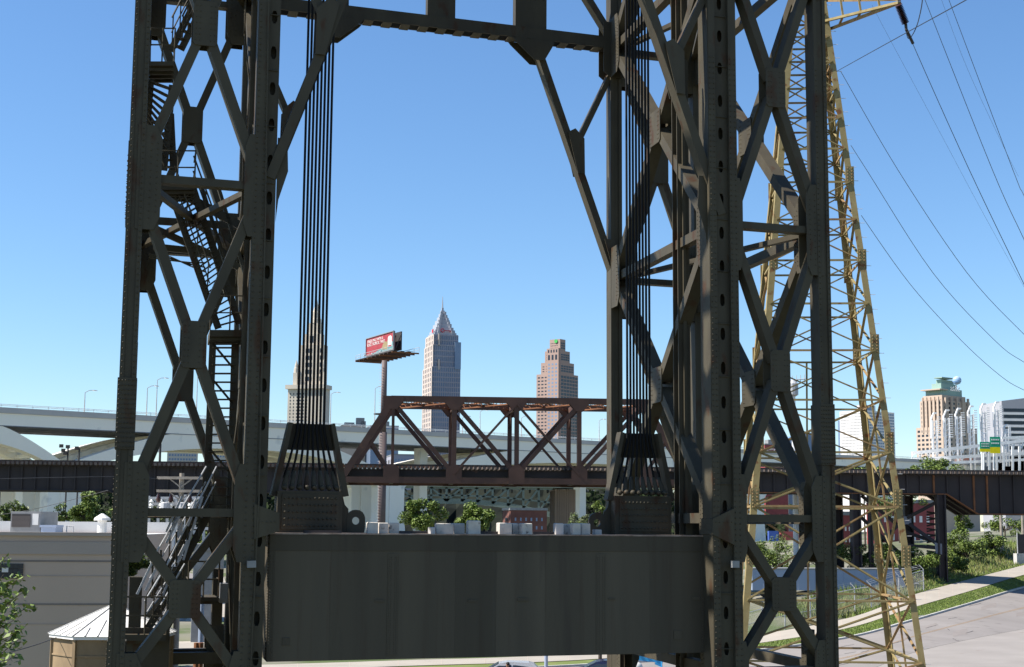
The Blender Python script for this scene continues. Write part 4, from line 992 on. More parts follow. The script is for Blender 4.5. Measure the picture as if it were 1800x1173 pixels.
# pink stepped tower
P5 = Bld('skyscraper', 'pink granite stepped office tower with green disc at its top', 'skyscraper', 984, 1020, math.atan2(32, 42))
tz5 = [(965.5,993.5,596,'top'),(957,1001.5,616,''),(950,1009,636,''),(942,1016.5,656,'')]
dpw, dpb = P5.wa(1), P5.wb(1)
zprev = None
ws = sorted(tz5, key=lambda q: -q[2])
for i, (xl, xr, py, _) in enumerate(ws):
    a1, b1 = (984-xl)*dpw, (xr-984)*dpb; z0 = 0 if i == 0 else P5.hor(ws[i-1][2]); z1 = P5.hor(py)
    t_ = P5.box('tier', M['pink'], 0, a1, 0, b1, z0 if i == 0 else z0+.003, z1)
    # setback corner towers and oversized dark panes added to deepen the shaded side
    if i == 0:
        P5.windows('a', 22*dpw, a1-.6, P5.hor(781), P5.hor(659), 3, 20, .62, .38, M['glass'], parent=t_)
        P5.windows('b', 1, b1*.98, P5.hor(781), P5.hor(659), 6, 20, .84, .72, M['glass'], parent=t_, single=True)
    else:
        P5.windows('a', (20 if i < 3 else 4)*dpw, a1-.6, z0+1, z1-2, max(1, 3-i) if i < 3 else 5, 3, .5, .35, M['glass'], parent=t_)
        P5.windows('b', 1, b1*.96, z0+1, z1-2, max(2, 6-i), 3, .84, .72, M['glass'], parent=t_)
bay = P5.box('bay', M['pink'], .5*dpw, 21.5*dpw, -1.6, -.002, 0, P5.hor(612))
P5.windows('a', 1.5*dpw, 20.5*dpw, P5.hor(781), P5.hor(637), 3, 22, .5, .5, M['bglass'], -1.6, True, bay)
P5.windows('a', 1.5*dpw, 20.5*dpw, P5.hor(633), P5.hor(623), 3, 1, .55, .9, M['glass'], -1.6, True, bay); P5.windows('a', 1.5*dpw, 20.5*dpw, P5.hor(620), P5.hor(614), 4, 1, .5, .85, M['glass'], -1.6, True, bay)
c = P5.c+P5.a*6.8*dpw; m = MB().lathe(V((c.x,c.y,P5.hor(599.5)))+P5.na*.05, [(3.2*P5.sc*1.05,0),(3.2*P5.sc*1.05,.5)], 20, P5.na); obj('round_emblem', m, M['lime_g'], P5.root)
c = P5.c+P5.a*18.6*dpw+P5.b*6; m = MB().bar(V((c.x,c.y,P5.hor(610))), V((c.x,c.y,P5.hor(615))), 3, .6, P5.na); obj('side_emblem', m, M['lime_g'], P5.root)
# old limestone tower behind the left ropes
L = Bld('stone_tower', 'pale limestone tower with stepped spire seen through the left ropes', 'tower', 503, 900, math.atan2(72, 5)); 
sc = L.sc; L.a = V((.25, .968, 0)).normalized(); L.b = V((.968, -.25, 0)).normalized(); L.na = -L.a*1; L.nb = -L.a
def lbox(nm, m, x0, x1, dep, y0, y1, par=None, front=0.):
    x0 = 503+(x0-503)*.9; x1 = 503+(x1-503)*.9; dep *= .45
    o = L.c+L.b*(x0-503)*sc/.968+L.a*front; z0 = L.hor(y0); z1 = L.hor(y1)
    return obj(nm, MB().obox(V((o.x, o.y, z0)), L.b*(x1-x0)*sc/.968, L.a*dep, UP*(z1-z0)), m, par or L.root)
base = lbox('shaft', M['lime'], 503, 574, 26, 930, 684); lbox('cornice', M['lime'], 499, 578, 29, 684.2, 677, None, -1.4)
tw = lbox('upper_shaft', M['lime'], 521, 568, 16, 676.8, 606, None, 4); t3 = lbox('upper_stage', M['lime'], 527, 560, 12, 605.8, 586, None, 6); t4 = lbox('lantern', M['lime'], 531, 554, 9, 585.8, 566, None, 8)
for x0 in (510, 565): 
    tu = lbox('corner_turret', M['lime'], x0, x0+8, 4, 676.8, 655, None, 2); o = L.c+L.b*(x0+4-503)*.9*sc/.968+L.a*4
    obj('turret_cap', MB().lathe(V((o.x, o.y, L.hor(655))), [(1.7,0),(1.5,3),(1.2,3.2),(1.0,5),(.15,8)], 8), M['lime'], tu)
o = L.c+L.b*(543-503)*.9*sc/.968+L.a*11; 
obj('spire', MB().lathe(V((o.x, o.y, L.hor(566))), [(3.4,0),(3.2,3),(2.8,3.2),(2.6,7),(2.1,7.2),(1.0,12),(.4,15),(.1,18)], 12), M['lime'], L.root)
def lwin(x0, x1, y0, y1, nu, nz, fw, fh, front, par, m=None):
    me = None; x0 = 503+(x0-503)*.9; x1 = 503+(x1-503)*.9; dx = (x1-x0)/nu*sc/.968; dz = (L.hor(y1)-L.hor(y0))/nz
    for i in range(nu):
        for j in range(nz):
            c = L.c+L.b*((x0-503)*sc/.968+dx*(i+.5))+L.a*front; c = V((c.x, c.y, L.hor(y0)+dz*(j+.5)))
            if me is None: me = mesh('window', MB().obox(-L.b*dx*fw/2-UP*dz*fh/2-L.a*.05, L.b*dx*fw, L.a*.4, UP*dz*fh), m or M['glass'])
            inst('window', me, par, c)
lwin(505, 572, 760, 690, 10, 12, .3, .5, 0, base); lwin(524, 565, 672, 610, 7, 5, .35, .62, 4, tw); lwin(530, 557, 603, 588, 5, 1, .4, .8, 6, t3)
# white office slab and the telephone building at right
W = Bld('office_slab', 'white office slab with a blue shaded side behind the yellow pylon', 'office building', 1521, 1000, math.atan2(54, 44))
wl_, wr_ = W.wa(44), W.wb(54); core = W.box('shaft', M['woff'], 0, wl_, 0, wr_, 0, W.hor(721))
W.windows('a', 1, wl_-1, W.hor(812), W.hor(724), 16, 17, .72, .34, M['grey'], 0, False, core); W.windows('b', .5, wr_-.5, W.hor(812), W.hor(723), 14, 17, .8, .55, M['bglass'], 0, False, core)
pent = W.box('penthouse', M['woff'], 2, wl_*.4, 3, wr_*.45, W.hor(721), W.hor(711)); W.box('penthouse', M['bglass'], 1.9, 2-.002, 4, wr_*.4, W.hor(720), W.hor(712))
c = W.c+W.a*wl_*.22; obj('roof_sign', MB().lathe(V((c.x,c.y,W.hor(716)))+W.b*2.9, [(1.6,0),(1.6,.3)], 14, W.na), M['kred'], W.root)
W.box('low_wing', M['bglass'], wl_+1, wl_+8, 8, 20, 0, W.hor(735))
H = Bld('stepped_tower', 'stepped buff brick tower with green roof and blue globe sign', 'tower', 1659, 820, math.atan2(60, 47))
ha, hb = H.wa(47), H.wb(60); pa, pb = H.wa(1), H.wb(1)
lower = H.box('lower_block', M['buff'], -.5, ha, -.5, hb, 0, H.hor(750))
up = H.box('shaft', M['buff'], 0, 40*pa, 0, 50*pb, H.hor(750)+.003, H.hor(703)); u2 = H.box('upper_stage', M['buff'], 2*pa, 36*pa, 2*pb, 44*pb, H.hor(703)+.003, H.hor(694))
H.box('roof_stage', M['cop'], 4*pa, 33*pa, 4*pb, 40*pb, H.hor(694)+.003, H.hor(682)); H.box('roof_stage', M['cop'], 9*pa, 26*pa, 8*pb, 36*pb, H.hor(682)+.003, H.hor(672)); H.box('roof_stage', M['cop'], 12*pa, 22*pa, 12*pb, 34*pb, H.hor(672)+.003, H.hor(665)); H.box('roof_canopy', M['cop'], 7*pa, 22*pa, 8*pb, 30*pb, H.hor(663), H.hor(661)); H.box('roof_ledge', M['buff'], 1*pa, 36*pa, -2*pb, 12*pb, H.hor(685), H.hor(683))
for k in range(5): H.box('pylon_pier', M['buff'], (5+7*k)*pa, (7+7*k)*pa, -.9, -.003, H.hor(760), H.hor(697)); H.box('pylon_pier', M['buff'], -.9, -.003, (4+10*k)*pb, (6.5+10*k)*pb, H.hor(760), H.hor(697))
H.windows('a', 1.5*pa, 39*pa, H.hor(752), H.hor(704), 5, 6, .6, .55, M['glass'], 0, True, up); H.windows('b', 1*pb, 49*pb, H.hor(752), H.hor(704), 6, 6, .4, .5, M['glass'], 0, True, up)
H.windows('a', 1.5*pa, 46*pa, H.hor(800), H.hor(753), 6, 6, .6, .5, M['glass'], -.5, True, lower); H.windows('b', 1*pb, 58*pb, H.hor(800), H.hor(753), 7, 6, .4, .5, M['glass'], -.5, True, lower)
M['globe'] = mat('globe_pale_blue', (.42,.52,.66), (.36,.46,.6), .4, 1); gp = at(1682, 669, 812); obj('globe_sign', MB().lathe(gp-V((0,0,2.4)), [(.3,0),(1.5,.5),(2.2,1.4),(2.45,2.4),(2.2,3.4),(1.5,4.3),(.3,4.8)], 16), M['globe'], H.root, smooth=True)
m = MB()
for dz, r_ in ((1.1,2.15),(.2,2.5),(-.7,2.42),(-1.5,1.9)): m.lathe(gp+UP*(dz-.22), [(r_*.96,0),(r_+.05,.22),(r_*.94,.44)], 16)
obj('globe_stripe', m, M['blue'], H.root)
def text(s, mb_loc, ux, size, m, parent, nm='lettering', d=.05):
    cu = bpy.data.curves.new('lettering', 'FONT'); cu.body = s; cu.size = size; cu.extrude = d; cu.align_x = 'LEFT'; cu.space_line = .95
    o = bpy.data.objects.new('lettering', cu); COL.objects.link(o)
    me = bpy.data.meshes.new_from_object(o.evaluated_get(bpy.context.evaluated_depsgraph_get())); bpy.data.objects.remove(o)
    me.name = nm; me.materials.clear(); me.materials.append(m)
    ux = V(ux).normalized(); n = ux.cross(UP)
    q = bpy.data.objects.new(nm, me); COL.objects.link(q); q.parent = parent
    Mx = Matrix((( ux.x, 0, n.x, 0), (ux.y, 0, n.y, 0), (0, 1, 0, 0), (0, 0, 0, 1))); q.matrix_local = Matrix.Translation(V(mb_loc)-wl(parent)) @ Mx; WL[q.name] = V(mb_loc); return q
text('at&t', at(1671, 687.5, 790), H.b, 5.0, M['whitep'], H.root)
# grey stepped building at the right edge
Q = Bld('grey_office_block', 'grey banded office block cut by the right edge', 'office building', 1764, 640, math.atan2(80, 6)); 
qb = Q.wb(80); z1, z2 = Q.hor(705), Q.hor(694)
m = MB(); cc = Q.c; m.hexa([V((cc.x,cc.y,0)), V((cc.x,cc.y,0))+Q.b*qb, V((cc.x,cc.y,0))+Q.b*qb+Q.a*25, V((cc.x,cc.y,0))+Q.a*25, V((cc.x,cc.y,z1)), V((cc.x,cc.y,z2))+Q.b*qb, V((cc.x,cc.y,z2))+Q.b*qb+Q.a*25, V((cc.x,cc.y,z1))+Q.a*25]); gb = obj('wall', m, M['gclad'], Q.root)
for k in range(8): Q.box('window_band', M['glass'], -.06, .4, .8, qb, Q.hor(724+11*k), Q.hor(718+11*k), gb); Q.box('cladding_band', M['woff'], -.2, -.07, 0, qb, Q.hor(729+11*k), Q.hor(725+11*k), gb)
# low blocks on the horizon
def block(x0, x1, y0, y1, D, m, lb, nm='building', win=None, th=.25, cat='building', roofb=()):
    wpx = x1-x0; B = Bld(nm, lb, cat, x0+wpx*.18, D, math.atan2(.82, .18)); a_, b_ = B.wa(wpx*.18), B.wb(wpx*.82); wq = B.box('wall', m, 0, a_, 0, b_, -2 if D < 400 else 0, B.hor(y0))
    B.box('roof', M['grey'], -.15, a_+.15, -.15, b_+.15, B.hor(y0)+.002, B.hor(y0)+.5)
    if win: B.windows('b', .5, b_-.5, B.hor(y1), B.hor(y0)-1, win[0], win[1], win[2], win[3], M['bglass'] if len(win) < 5 else win[4], 0, True, wq); B.windows('a', .5, a_-.5, B.hor(y1), B.hor(y0)-1, max(1, win[0]//4), win[1], win[2], win[3], M['glass'], 0, True, wq)
    for x, w_, h_ in roofb: B.box('rooftop_unit', M['grey'], 1, 5, x*b_, x*b_+w_, B.hor(y0)+.502, B.hor(y0)+h_)
    return B
block(282,348,792,826,620,M['lime'],'pale block with banded windows seen left between tower legs', win=(10,4,.7,.5))
block(350,402,794,830,700,M['lime'],'pale block behind the steep stair flight', win=(8,4,.6,.45))
block(474,600,788,830,760,M['lime'],'long pale block behind the fanned left ropes', win=(16,5,.5,.45))
block(592,642,748,800,900,M['buff'],'low flat roofed block right of the left rope socket', roofb=((.1,6,2),(.6,5,5),(.8,3,3)))
block(640,700,749,800,880,M['bglass'],'bluish low block behind the sloping end post', roofb=((.2,8,3),))
block(676,760,800,840,700,M['kstone'],'grey block between the white arch ribs', win=(12,3,.6,.5))
block(1158,1178,768,800,700,M['bglass'],'small teal glass block beside the right rope plate')
block(1336,1384,782,806,600,M['red'],'dark red low building with a pale top behind the right legs', roofb=((.2,6,2.2),))
Gq = thing('curved_glass_hall', 'curved blue glass roofed hall behind the right outer leg', 'hall', at(1405, 930, 640)); m = MB(); n_ = 12
pts = [at(1372+70*k/n_, 806-46*math.sin(math.pi*(.18+.5*k/n_)) , 640) for k in range(n_+1)]
m.prism([V((p.x, p.y, 0)) for p in (pts[0],)]+pts+[V((pts[-1].x, pts[-1].y, 0))], V((0, 40, 0))); obj('roof', m, M['bglass'], Gq)
for k in range(0, n_, 2): obj('roof_rib', MB().bar(pts[k]+V((0,-.1,0)), V((pts[k].x, pts[k].y-.1, 2)), .5, .3, V((0,1,0))), M['grey'], Gq)
block(884,962,897,935,300,M['brick'],'red brick building under the green arch bridge', win=(6,2,.3,.4))
block(835,862,822,835,700,M['brick'],'brick block behind the second truss panel')
block(940,1062,826,850,690,M['buff'],'long buff row behind the railway ties', win=(14,1,.4,.5))
block(1520,1640,884,960,210,M['red'],'red painted building behind the trestle bent', win=(7,2,.4,.35,M['woff']))
block(1468,1500,906,960,190,M['red'],'smaller red building left of the trestle bent', win=(2,2,.4,.35,M['woff']))
# baseball park: floodlight towers and white trusses
for i, (x, y, yb_) in enumerate(((1645,725,803),(1667,720,803),(1688,717,800),(1710,713,797),(1732,709,790),(1755,706,784),(1771,746,790))):
    D = 520; a = at(x, yb_, D); h = at(x, y, D).z-a.z; s_ = 1. if i < 6 else .7
    t_ = thing('floodlight_tower', ('first','second','third','fourth','fifth','sixth','short seventh')[i]+' white floodlight tower from the left in the stadium row', 'floodlight tower', a, 'white floodlight towers')
    w_ = 2.0*s_
    for dx in (-.7, .7):
        for dy in (0, 1.2): obj('leg', MB().bar(a+V((dx*s_,dy,-6)), a+V((dx*s_,dy,h*.82)), .42, .42, V((0,1,0))), M['rail'], t_)
    n_ = 11
    for k in range(n_):
        z = h*(.42+.52*k/n_); obj('lamp_rack', MB().bar(a+V((w_*.35,-.3,z)), a+V((w_*.95,-.3,z)), .3, .3, UP), M['rail'], t_)
    for k in range(7):
        z = h*(.1+.11*k); obj('brace', MB().bar(a+V((-.7*s_,-.05,z)), a+V((.7*s_,-.05,z+h*.06)), .22, .2, V((0,1,0))), M['rail'], t_)
    obj('crown', MB().prism([a+V((x_*s_, 0, z_)) for x_, z_ in ((-1.3,h*.42),(-1.25,h*.86),(-.2,h),(.9,h),(.9,h*.97),(-.1,h*.96),(-.95,h*.84),(-1.0,h*.42))], V((0,1.2,0))), M['rail'], t_)
ST = thing('stadium_stand', 'white steel truss stadium stand below the floodlight towers', 'stadium', at(1710, 930, 515))
for (x0, y0, x1, y1, w_) in ((1603,797,1800,775,1.1),(1606,808,1800,797,1.1),(1640,815,1860,806,.9),(1760,770,1860,766,.8)): obj('chord', MB().bar(at(x0,y0,515), at(x1,y1,515), w_, .8, V((0,1,0))), M['rail'], ST)
for k in range(27):
    x = 1606+7.4*k; y0, y1 = 797-.11*(x-1603), 808-.055*(x-1606)
    obj('web_member', MB().bar(at(x, y0, 515), at(x+(7 if k % 2 else -5), y1+3, 515), .38, .4, V((0,1,0))), M['rail'], ST)
for x0, x1, y0, y1, mm in ((1690,1712,802,816,'brick'),(1716,1800,803,820,'under'),(1745,1830,800,822,'grey')): a = at(x0, y1, 530); b = at(x1, y1, 530); obj('wall', MB().obox(a-UP*6, b-a, V((0,8,0)), UP*(6+at(x0, y0, 530).z-a.z)), M[mm], ST)
for x in (1727, 1739, 1752, 1764, 1780, 1792): obj('column', MB().bar(at(x, 835, 513), at(x, 785, 513), .7, .7, V((0,1,0))), M['rail'], ST)
SG = thing('highway_sign', 'two green highway sign panels with yellow lower strips at far right', 'road sign', at(1740, 815, 505))
for x0, x1, y0, y1, y2, tx_ in ((1723,1740.2,777,789,794.5,'Ontario St\nE 9th St'),(1740.8,1758.5,768,786,797,'NORTH 90\nDowntown')):
    a, b, c = at(x0, y1, 505), at(x1, y1, 505), at(x0, y0, 505); p = obj('panel', MB().obox(a, V((b.x-a.x,0,0)), V((0,.25,0)), UP*(c.z-a.z)), M['sgreen'], SG)
    e = at(x0, y2, 505); obj('lower_panel', MB().obox(e+V((0,-.02,0)), V((b.x-a.x,0,0)), V((0,.25,0)), UP*(a.z-e.z-.01)), M['syel'], SG)
    for k in range(2):
        for j in range(5): 
            q = a+V(((b.x-a.x)*(.12+.16*j), -.06, (c.z-a.z)*(.3+.35*k)))
            obj('lettering', MB().obox(q, V(((b.x-a.x)*.11,0,0)), V((0,.05,0)), UP*(c.z-a.z)*.14), M['whitep'], SG)
for x in (1729, 1747): obj('post', MB().tube([at(x, 796, 506), at(x, 840, 506)], .3, 6), M['rail'], SG)

# ------------------------------------------------------------------ billboard
BD = 293.; b0 = at(671, 900, BD)
BB = thing('billboard', 'red billboard on a tall brown pole rising above the truss', 'billboard', V((b0.x, b0.y, gz(b0.x, b0.y))))
def pz_(py): return at(671, py, BD).z
obj('pole', MB().tube([V((b0.x,b0.y,-.5)), V((b0.x,b0.y,pz_(760)))], .82, 14, .76).tube([V((b0.x,b0.y,pz_(760))), V((b0.x,b0.y,pz_(634)))], .6, 14, .56), M['polebr'], BB, smooth=True)
m = MB()
for k in range(60): 
    z = pz_(930)+(pz_(636)-pz_(930))*k/60; m.bar(V((b0.x-.95,b0.y-.55,z)), V((b0.x-.5,b0.y-.8,z)), .08, .08, UP)
obj('ladder', m, M['galv'], BB, kind='stuff')
pl_ = at(644, 612, BD+13); pr_ = at(692, 602, BD)    # near-left end, far-right end
bu = V((pr_.x-pl_.x, pr_.y-pl_.y, 0)); bl_ = bu.length; bu.normalize(); bnn = V((bu.y, -bu.x, 0))
zb1, zt1_ = at(644, 627, BD+13).z, at(644, 596, BD+13).z; hB = zt1_-zb1
o = V((pl_.x, pl_.y, zb1)); pan = obj('poster_panel', MB().obox(o, bu*bl_, -bnn*.3, UP*hB), M['bill'], BB)
fr = MB()
for a_, b_ in (((0,0),(1,0)),((0,1),(1,1)),((0,0),(0,1)),((1,0),(1,1))): fr.bar(o+bu*bl_*a_[0]+UP*hB*a_[1], o+bu*bl_*b_[0]+UP*hB*b_[1], .16, .34, bnn)
obj('panel_frame', fr, M['grey'], pan)
def poster(poly, m_, d, nm): obj(nm, MB().prism([o+bu*bl_*x+UP*hB*y+bnn*d for x, y in poly], -bnn*.008), M[m_], pan)
poster([(.2,.03),(.5,.2),(.66,.3),(.78,.5),(.98,.45),(.98,.03)], 'teal', .012, 'printed_wave'); poster([(.56,.16),(.62,.45),(.68,.6),(.74,.5),(.8,.62),(.78,.1)], 'olive', .022, 'printed_fruit')
poster([(.80,.2),(.80,.72),(.83,.8),(.9,.8),(.93,.72),(.93,.2)], 'whitep', .032, 'printed_can'); poster([(.81,.2),(.81,.3),(.92,.3),(.92,.2)], 'bill', .04, 'printed_can_label')
for i, s in enumerate(('SINGLE MALT WITH A', 'BOLD, TROPICAL TWIST')): text(s, o+bu*bl_*.04+UP*hB*(.72-.2*i)+bnn*.03, bu, 0.86, M['whitep'], BB, d=.012)
ob = o-bnn*1.7; back = obj('back_panel', MB().obox(ob, bu*bl_*.98, -bnn*.25, UP*hB*1.02), M['dgrey'], BB)
for k in range(6): obj('back_strut', MB().bar(o+bu*bl_*(k/5.)-bnn*.4, ob+bu*bl_*(k/5.)+UP*hB*.9, .14, .14, UP), M['dgrey'], BB)
for q in (-1.3, 1.2, -3.4): obj('catwalk', MB().obox(o+bu*-2.-UP*.8+bnn*q*.7, bu*(bl_+5.5), bnn*.8, UP*.15), M['dgrey'], BB)
for k in range(10): obj('cross_beam', MB().bar(o+bu*(-1.8+(bl_+5)*k/9.)-UP*.95+bnn*1.7, o+bu*(-1.8+(bl_+5)*k/9.)-UP*.95-bnn*4.2, .2, .28, UP), M['brown'] if k % 3 else M['rustlit'], BB)
for q in (1.55, -4.1):
    for h in (.5, 1.): obj('guard_rail', MB().tube([o-bu*2+bnn*q+UP*(h-.7), o+bu*(bl_+3.5)+bnn*q+UP*(h-.7)], .05, 5), M['galv'], BB)
    for k in range(9): obj('rail_post', MB().tube([o+bu*(-2+(bl_+5.5)*k/8.)+bnn*q-UP*.7, o+bu*(-2+(bl_+5.5)*k/8.)+bnn*q+UP*.3], .045, 5), M['galv'], BB)
for k in (.2, .5, .8): obj('panel_light', MB().bar(o+bu*bl_*k+bnn*1.7-UP*.2, o+bu*(bl_*k+.6)+bnn*1.7-UP*.2, .25, .2, UP), M['galv'], BB)
obj('pole_platform', MB().lathe(V((b0.x-.3,b0.y,pz_(729))), [(1.7,0),(1.7,.2)], 8), M['dgrey'], BB)
M['wjoint'] = mat('wall_joint', (.24,.2,.17), None, .9, 1)
# ------------------------------------------------------------------ beige building and kiosk at left
WD = 60.
LBd = thing('beige_building', 'beige rendered flat roofed building at the left edge with rooftop unit', 'building', V((-20, 62, 0)))
wdir = V((.992, .12, 0)).normalized(); wn = V((wdir.y, -wdir.x, 0)); wp0 = at(196, 940, WD+.5)
def W_(px, py, off=0.):                     # on the wall plane
    d = ray(px, py); k = (wp0.dot(wn)-off*1.0)/(d.dot(wn)) if False else ((V((wp0.x,wp0.y,0))-wn*off).dot(wn))/(d.dot(wn)); return d*k+V((0,0,CZ))
ztop = W_(100, 942).z
a = W_(-260, 1000); b = W_(198, 1000); wdv = V((b.x-a.x, b.y-a.y, 0))
wl0 = V((a.x, a.y, -.2)); wall = obj('wall', MB().obox(wl0, wdv, -wn*22, UP*(ztop+.2)), M['wall'], LBd)
obj('parapet_cap', MB().obox(wl0+wn*.12+UP*(ztop+.2), wdv+wdir*.1, -wn*.9, UP*.14), M['wall2'], LBd)
obj('fascia', MB().obox(wl0+wn*.06+UP*(ztop-.55), wdv+wdir*.05, -wn*.058, UP*.5), M['wall2'], LBd)
back = wl0-wn*21.9; obj('rear_parapet', MB().obox(V((back.x, back.y, ztop)), wdv, wn*.3, UP*.62), M['roofw'], LBd)
obj('roof', MB().obox(V((wl0.x, wl0.y, ztop+.002))-wn*.95, wdv, -wn*20.5, UP*.02), M['roofw'], LBd)
for py in (988, 1013, 1064, 1098):
    z = W_(100, py).z; obj('wall_joint', MB().obox(V((wl0.x, wl0.y, z))+wn*.02, wdv, -wn*.018, UP*(.07 if py in (988,1064) else .03)), M['wjoint'] if py in (988, 1064) else M['wall2'], wall)
q0, q1 = W_(-14, 1017), W_(33, 991); zz = (q0.z, q1.z)
win = obj('window', MB().obox(V((q0.x,q0.y,zz[0]))+wn*.035, V((q1.x-q0.x,q1.y-q0.y,0)), -wn*.033, UP*(zz[1]-zz[0])), M['groove'], LBd)
m = MB(); mj = mesh('glass_block', MB().obox(V((0,0,0)), wdir*.19, wn*.03, UP*.19), M['glass'])
n_ = 0
for i in range(6):
    for j in range(3):
        inst('glass_block', mj, win, V((q0.x,q0.y,zz[0]))+wn*.036+wdir*(.02+.2*i)+UP*(.0+.205*j))
q = W_(4, 1006); obj('vent', MB().obox(V((q.x,q.y,q.z))+wn*.1, wdir*.25, -wn*.03, UP*.18), M['roofw'], win)
# rooftop unit, low boxes, vent pipe
def roofp(px, dep): p = at(px, 930, WD+dep); return V((p.x, p.y, ztop+.03))
a = roofp(18, 5); b = roofp(70, 5); U = thing('rooftop_unit', 'grey air conditioning unit with dark grille on the beige roof', 'air conditioner', a)
h = at(18, 899, WD+5).z-a.z; bd = V((b.x-a.x, b.y-a.y, 0))
cs = obj('casing', MB().obox(a+UP*.15, bd, V((.1,2.2,0)), UP*(h-.15)), M['grey'], U); obj('grille', MB().obox(a+V((.06,-.03,.3)), bd*.62, V((0,.028,0)), UP*(h-.42)), M['dgrey'], cs); obj('panel', MB().obox(a+bd*.74+V((0,-.03,.4)), bd*.2, V((0,.028,0)), UP*(h*.5)), M['roofw'], cs)
for i in range(9): obj('louvre', MB().obox(a+V((.06,-.05,.32+(h-.5)*i/9)), bd*.62, V((0,.018,0)), UP*.04), M['groove'], cs)
obj('base_rail', MB().obox(a, bd, V((0,.2,0)), UP*.148), M['grey'], U)
a = roofp(72, 4.5); U2 = obj('roof_duct', MB().obox(a, V((.62,0,0)), V((0,1,0)), UP*.3).obox(a+V((-.05,-.05,.302)), V((.72,0,0)), V((0,1.1,0)), UP*.1), M['trailer'], label='low blue grey duct box beside the rooftop unit', cat='duct')
a = roofp(179, 5); vp = thing('vent_pipe', 'white capped vent pipe on the beige roof near the tower leg', 'vent pipe', a); obj('pipe', MB().lathe(a, [(.2,0),(.2,.62)], 12), M['roofw'], vp, smooth=False); obj('cap', MB().lathe(a+UP*.62, [(.36,0),(.34,.1),(.05,.3)], 12), M['roofw'], vp)
a = roofp(98, 7); rl = MB()
for k in (0, .5): rl.tube([a+V((k,0,0)), a+V((k,0,.35)), a+V((k+.3,0,.35)), a+V((k+.3,0,0))], .03, 6)
obj('roof_hoop', rl, M['galv'], label='small pipe hoops on the roof behind the duct', cat='pipe hoops')
# kiosk
KD = 46.; kc = at(199, 1120, KD); KT = thing('octagonal_kiosk', 'octagonal tan kiosk with a white standing seam metal roof', 'kiosk', V((kc.x, kc.y, gz(kc.x, kc.y))))
ze = at(190, 1112, KD).z; za = at(196, 1062, KD).z; rk = 1.8; ph = R(22.5)
pts = [(math.cos(ph+math.pi/4*i), math.sin(ph+math.pi/4*i)) for i in range(8)]
obj('wall', MB().prism([V((kc.x+x*rk, kc.y+y*rk, -.2)) for x, y in pts], UP*(ze+.1)), M['tan'], KT)
for i in range(8):
    x, y = pts[i]; obj('corner_strip', MB().bar(V((kc.x+x*rk, kc.y+y*rk, -.2)), V((kc.x+x*rk, kc.y+y*rk, ze-.1)), .1, .1, V((x,y,0))), M['tan'], KT)
obj('band', MB().prism([V((kc.x+x*(rk+.03), kc.y+y*(rk+.03), ze-.62)) for x, y in pts], UP*.05), M['tan'], KT)
obj('eave', MB().prism([V((kc.x+x*(rk+.1), kc.y+y*(rk+.1), ze-.1)) for x, y in pts], UP*.098), M['roofw'], KT)
m = MB(); m.v = [(kc.x+x*(rk+.14), kc.y+y*(rk+.14), ze) for x, y in pts]+[(kc.x, kc.y, za)]; m.f = [(i, (i+1) % 8, 8) for i in range(8)]+[tuple(range(8))[::-1]]
rf = obj('roof', m, M['roofw'], KT)
for i in range(8):
    for f in (0, .25, .5, .75):
        x = pts[i][0]*(1-f)+pts[(i+1) % 8][0]*f; y = pts[i][1]*(1-f)+pts[(i+1) % 8][1]*f; t_ = 1. if f == 0 else (.55 if f == .5 else .3)
        b_ = V((kc.x+x*(rk+.14), kc.y+y*(rk+.14), ze+.012)); e_ = V((kc.x, kc.y, za+.012)); 
        # seams climb the slope and stop on the hip
        mid = (V((pts[i][0], pts[i][1], 0))+V((pts[(i+1) % 8][0], pts[(i+1) % 8][1], 0)))/2; mid.normalize()
        top = e_ if f == 0 else b_+(V((kc.x, kc.y, 0))-V((kc.x+mid.x, kc.y+mid.y, 0)))*((rk+.14)*.92*(t_*.9))+UP*(za-ze)*(t_*.9)
        obj('roof_seam', MB().bar(b_, top, .035, .045, UP), M['roofw'], rf)
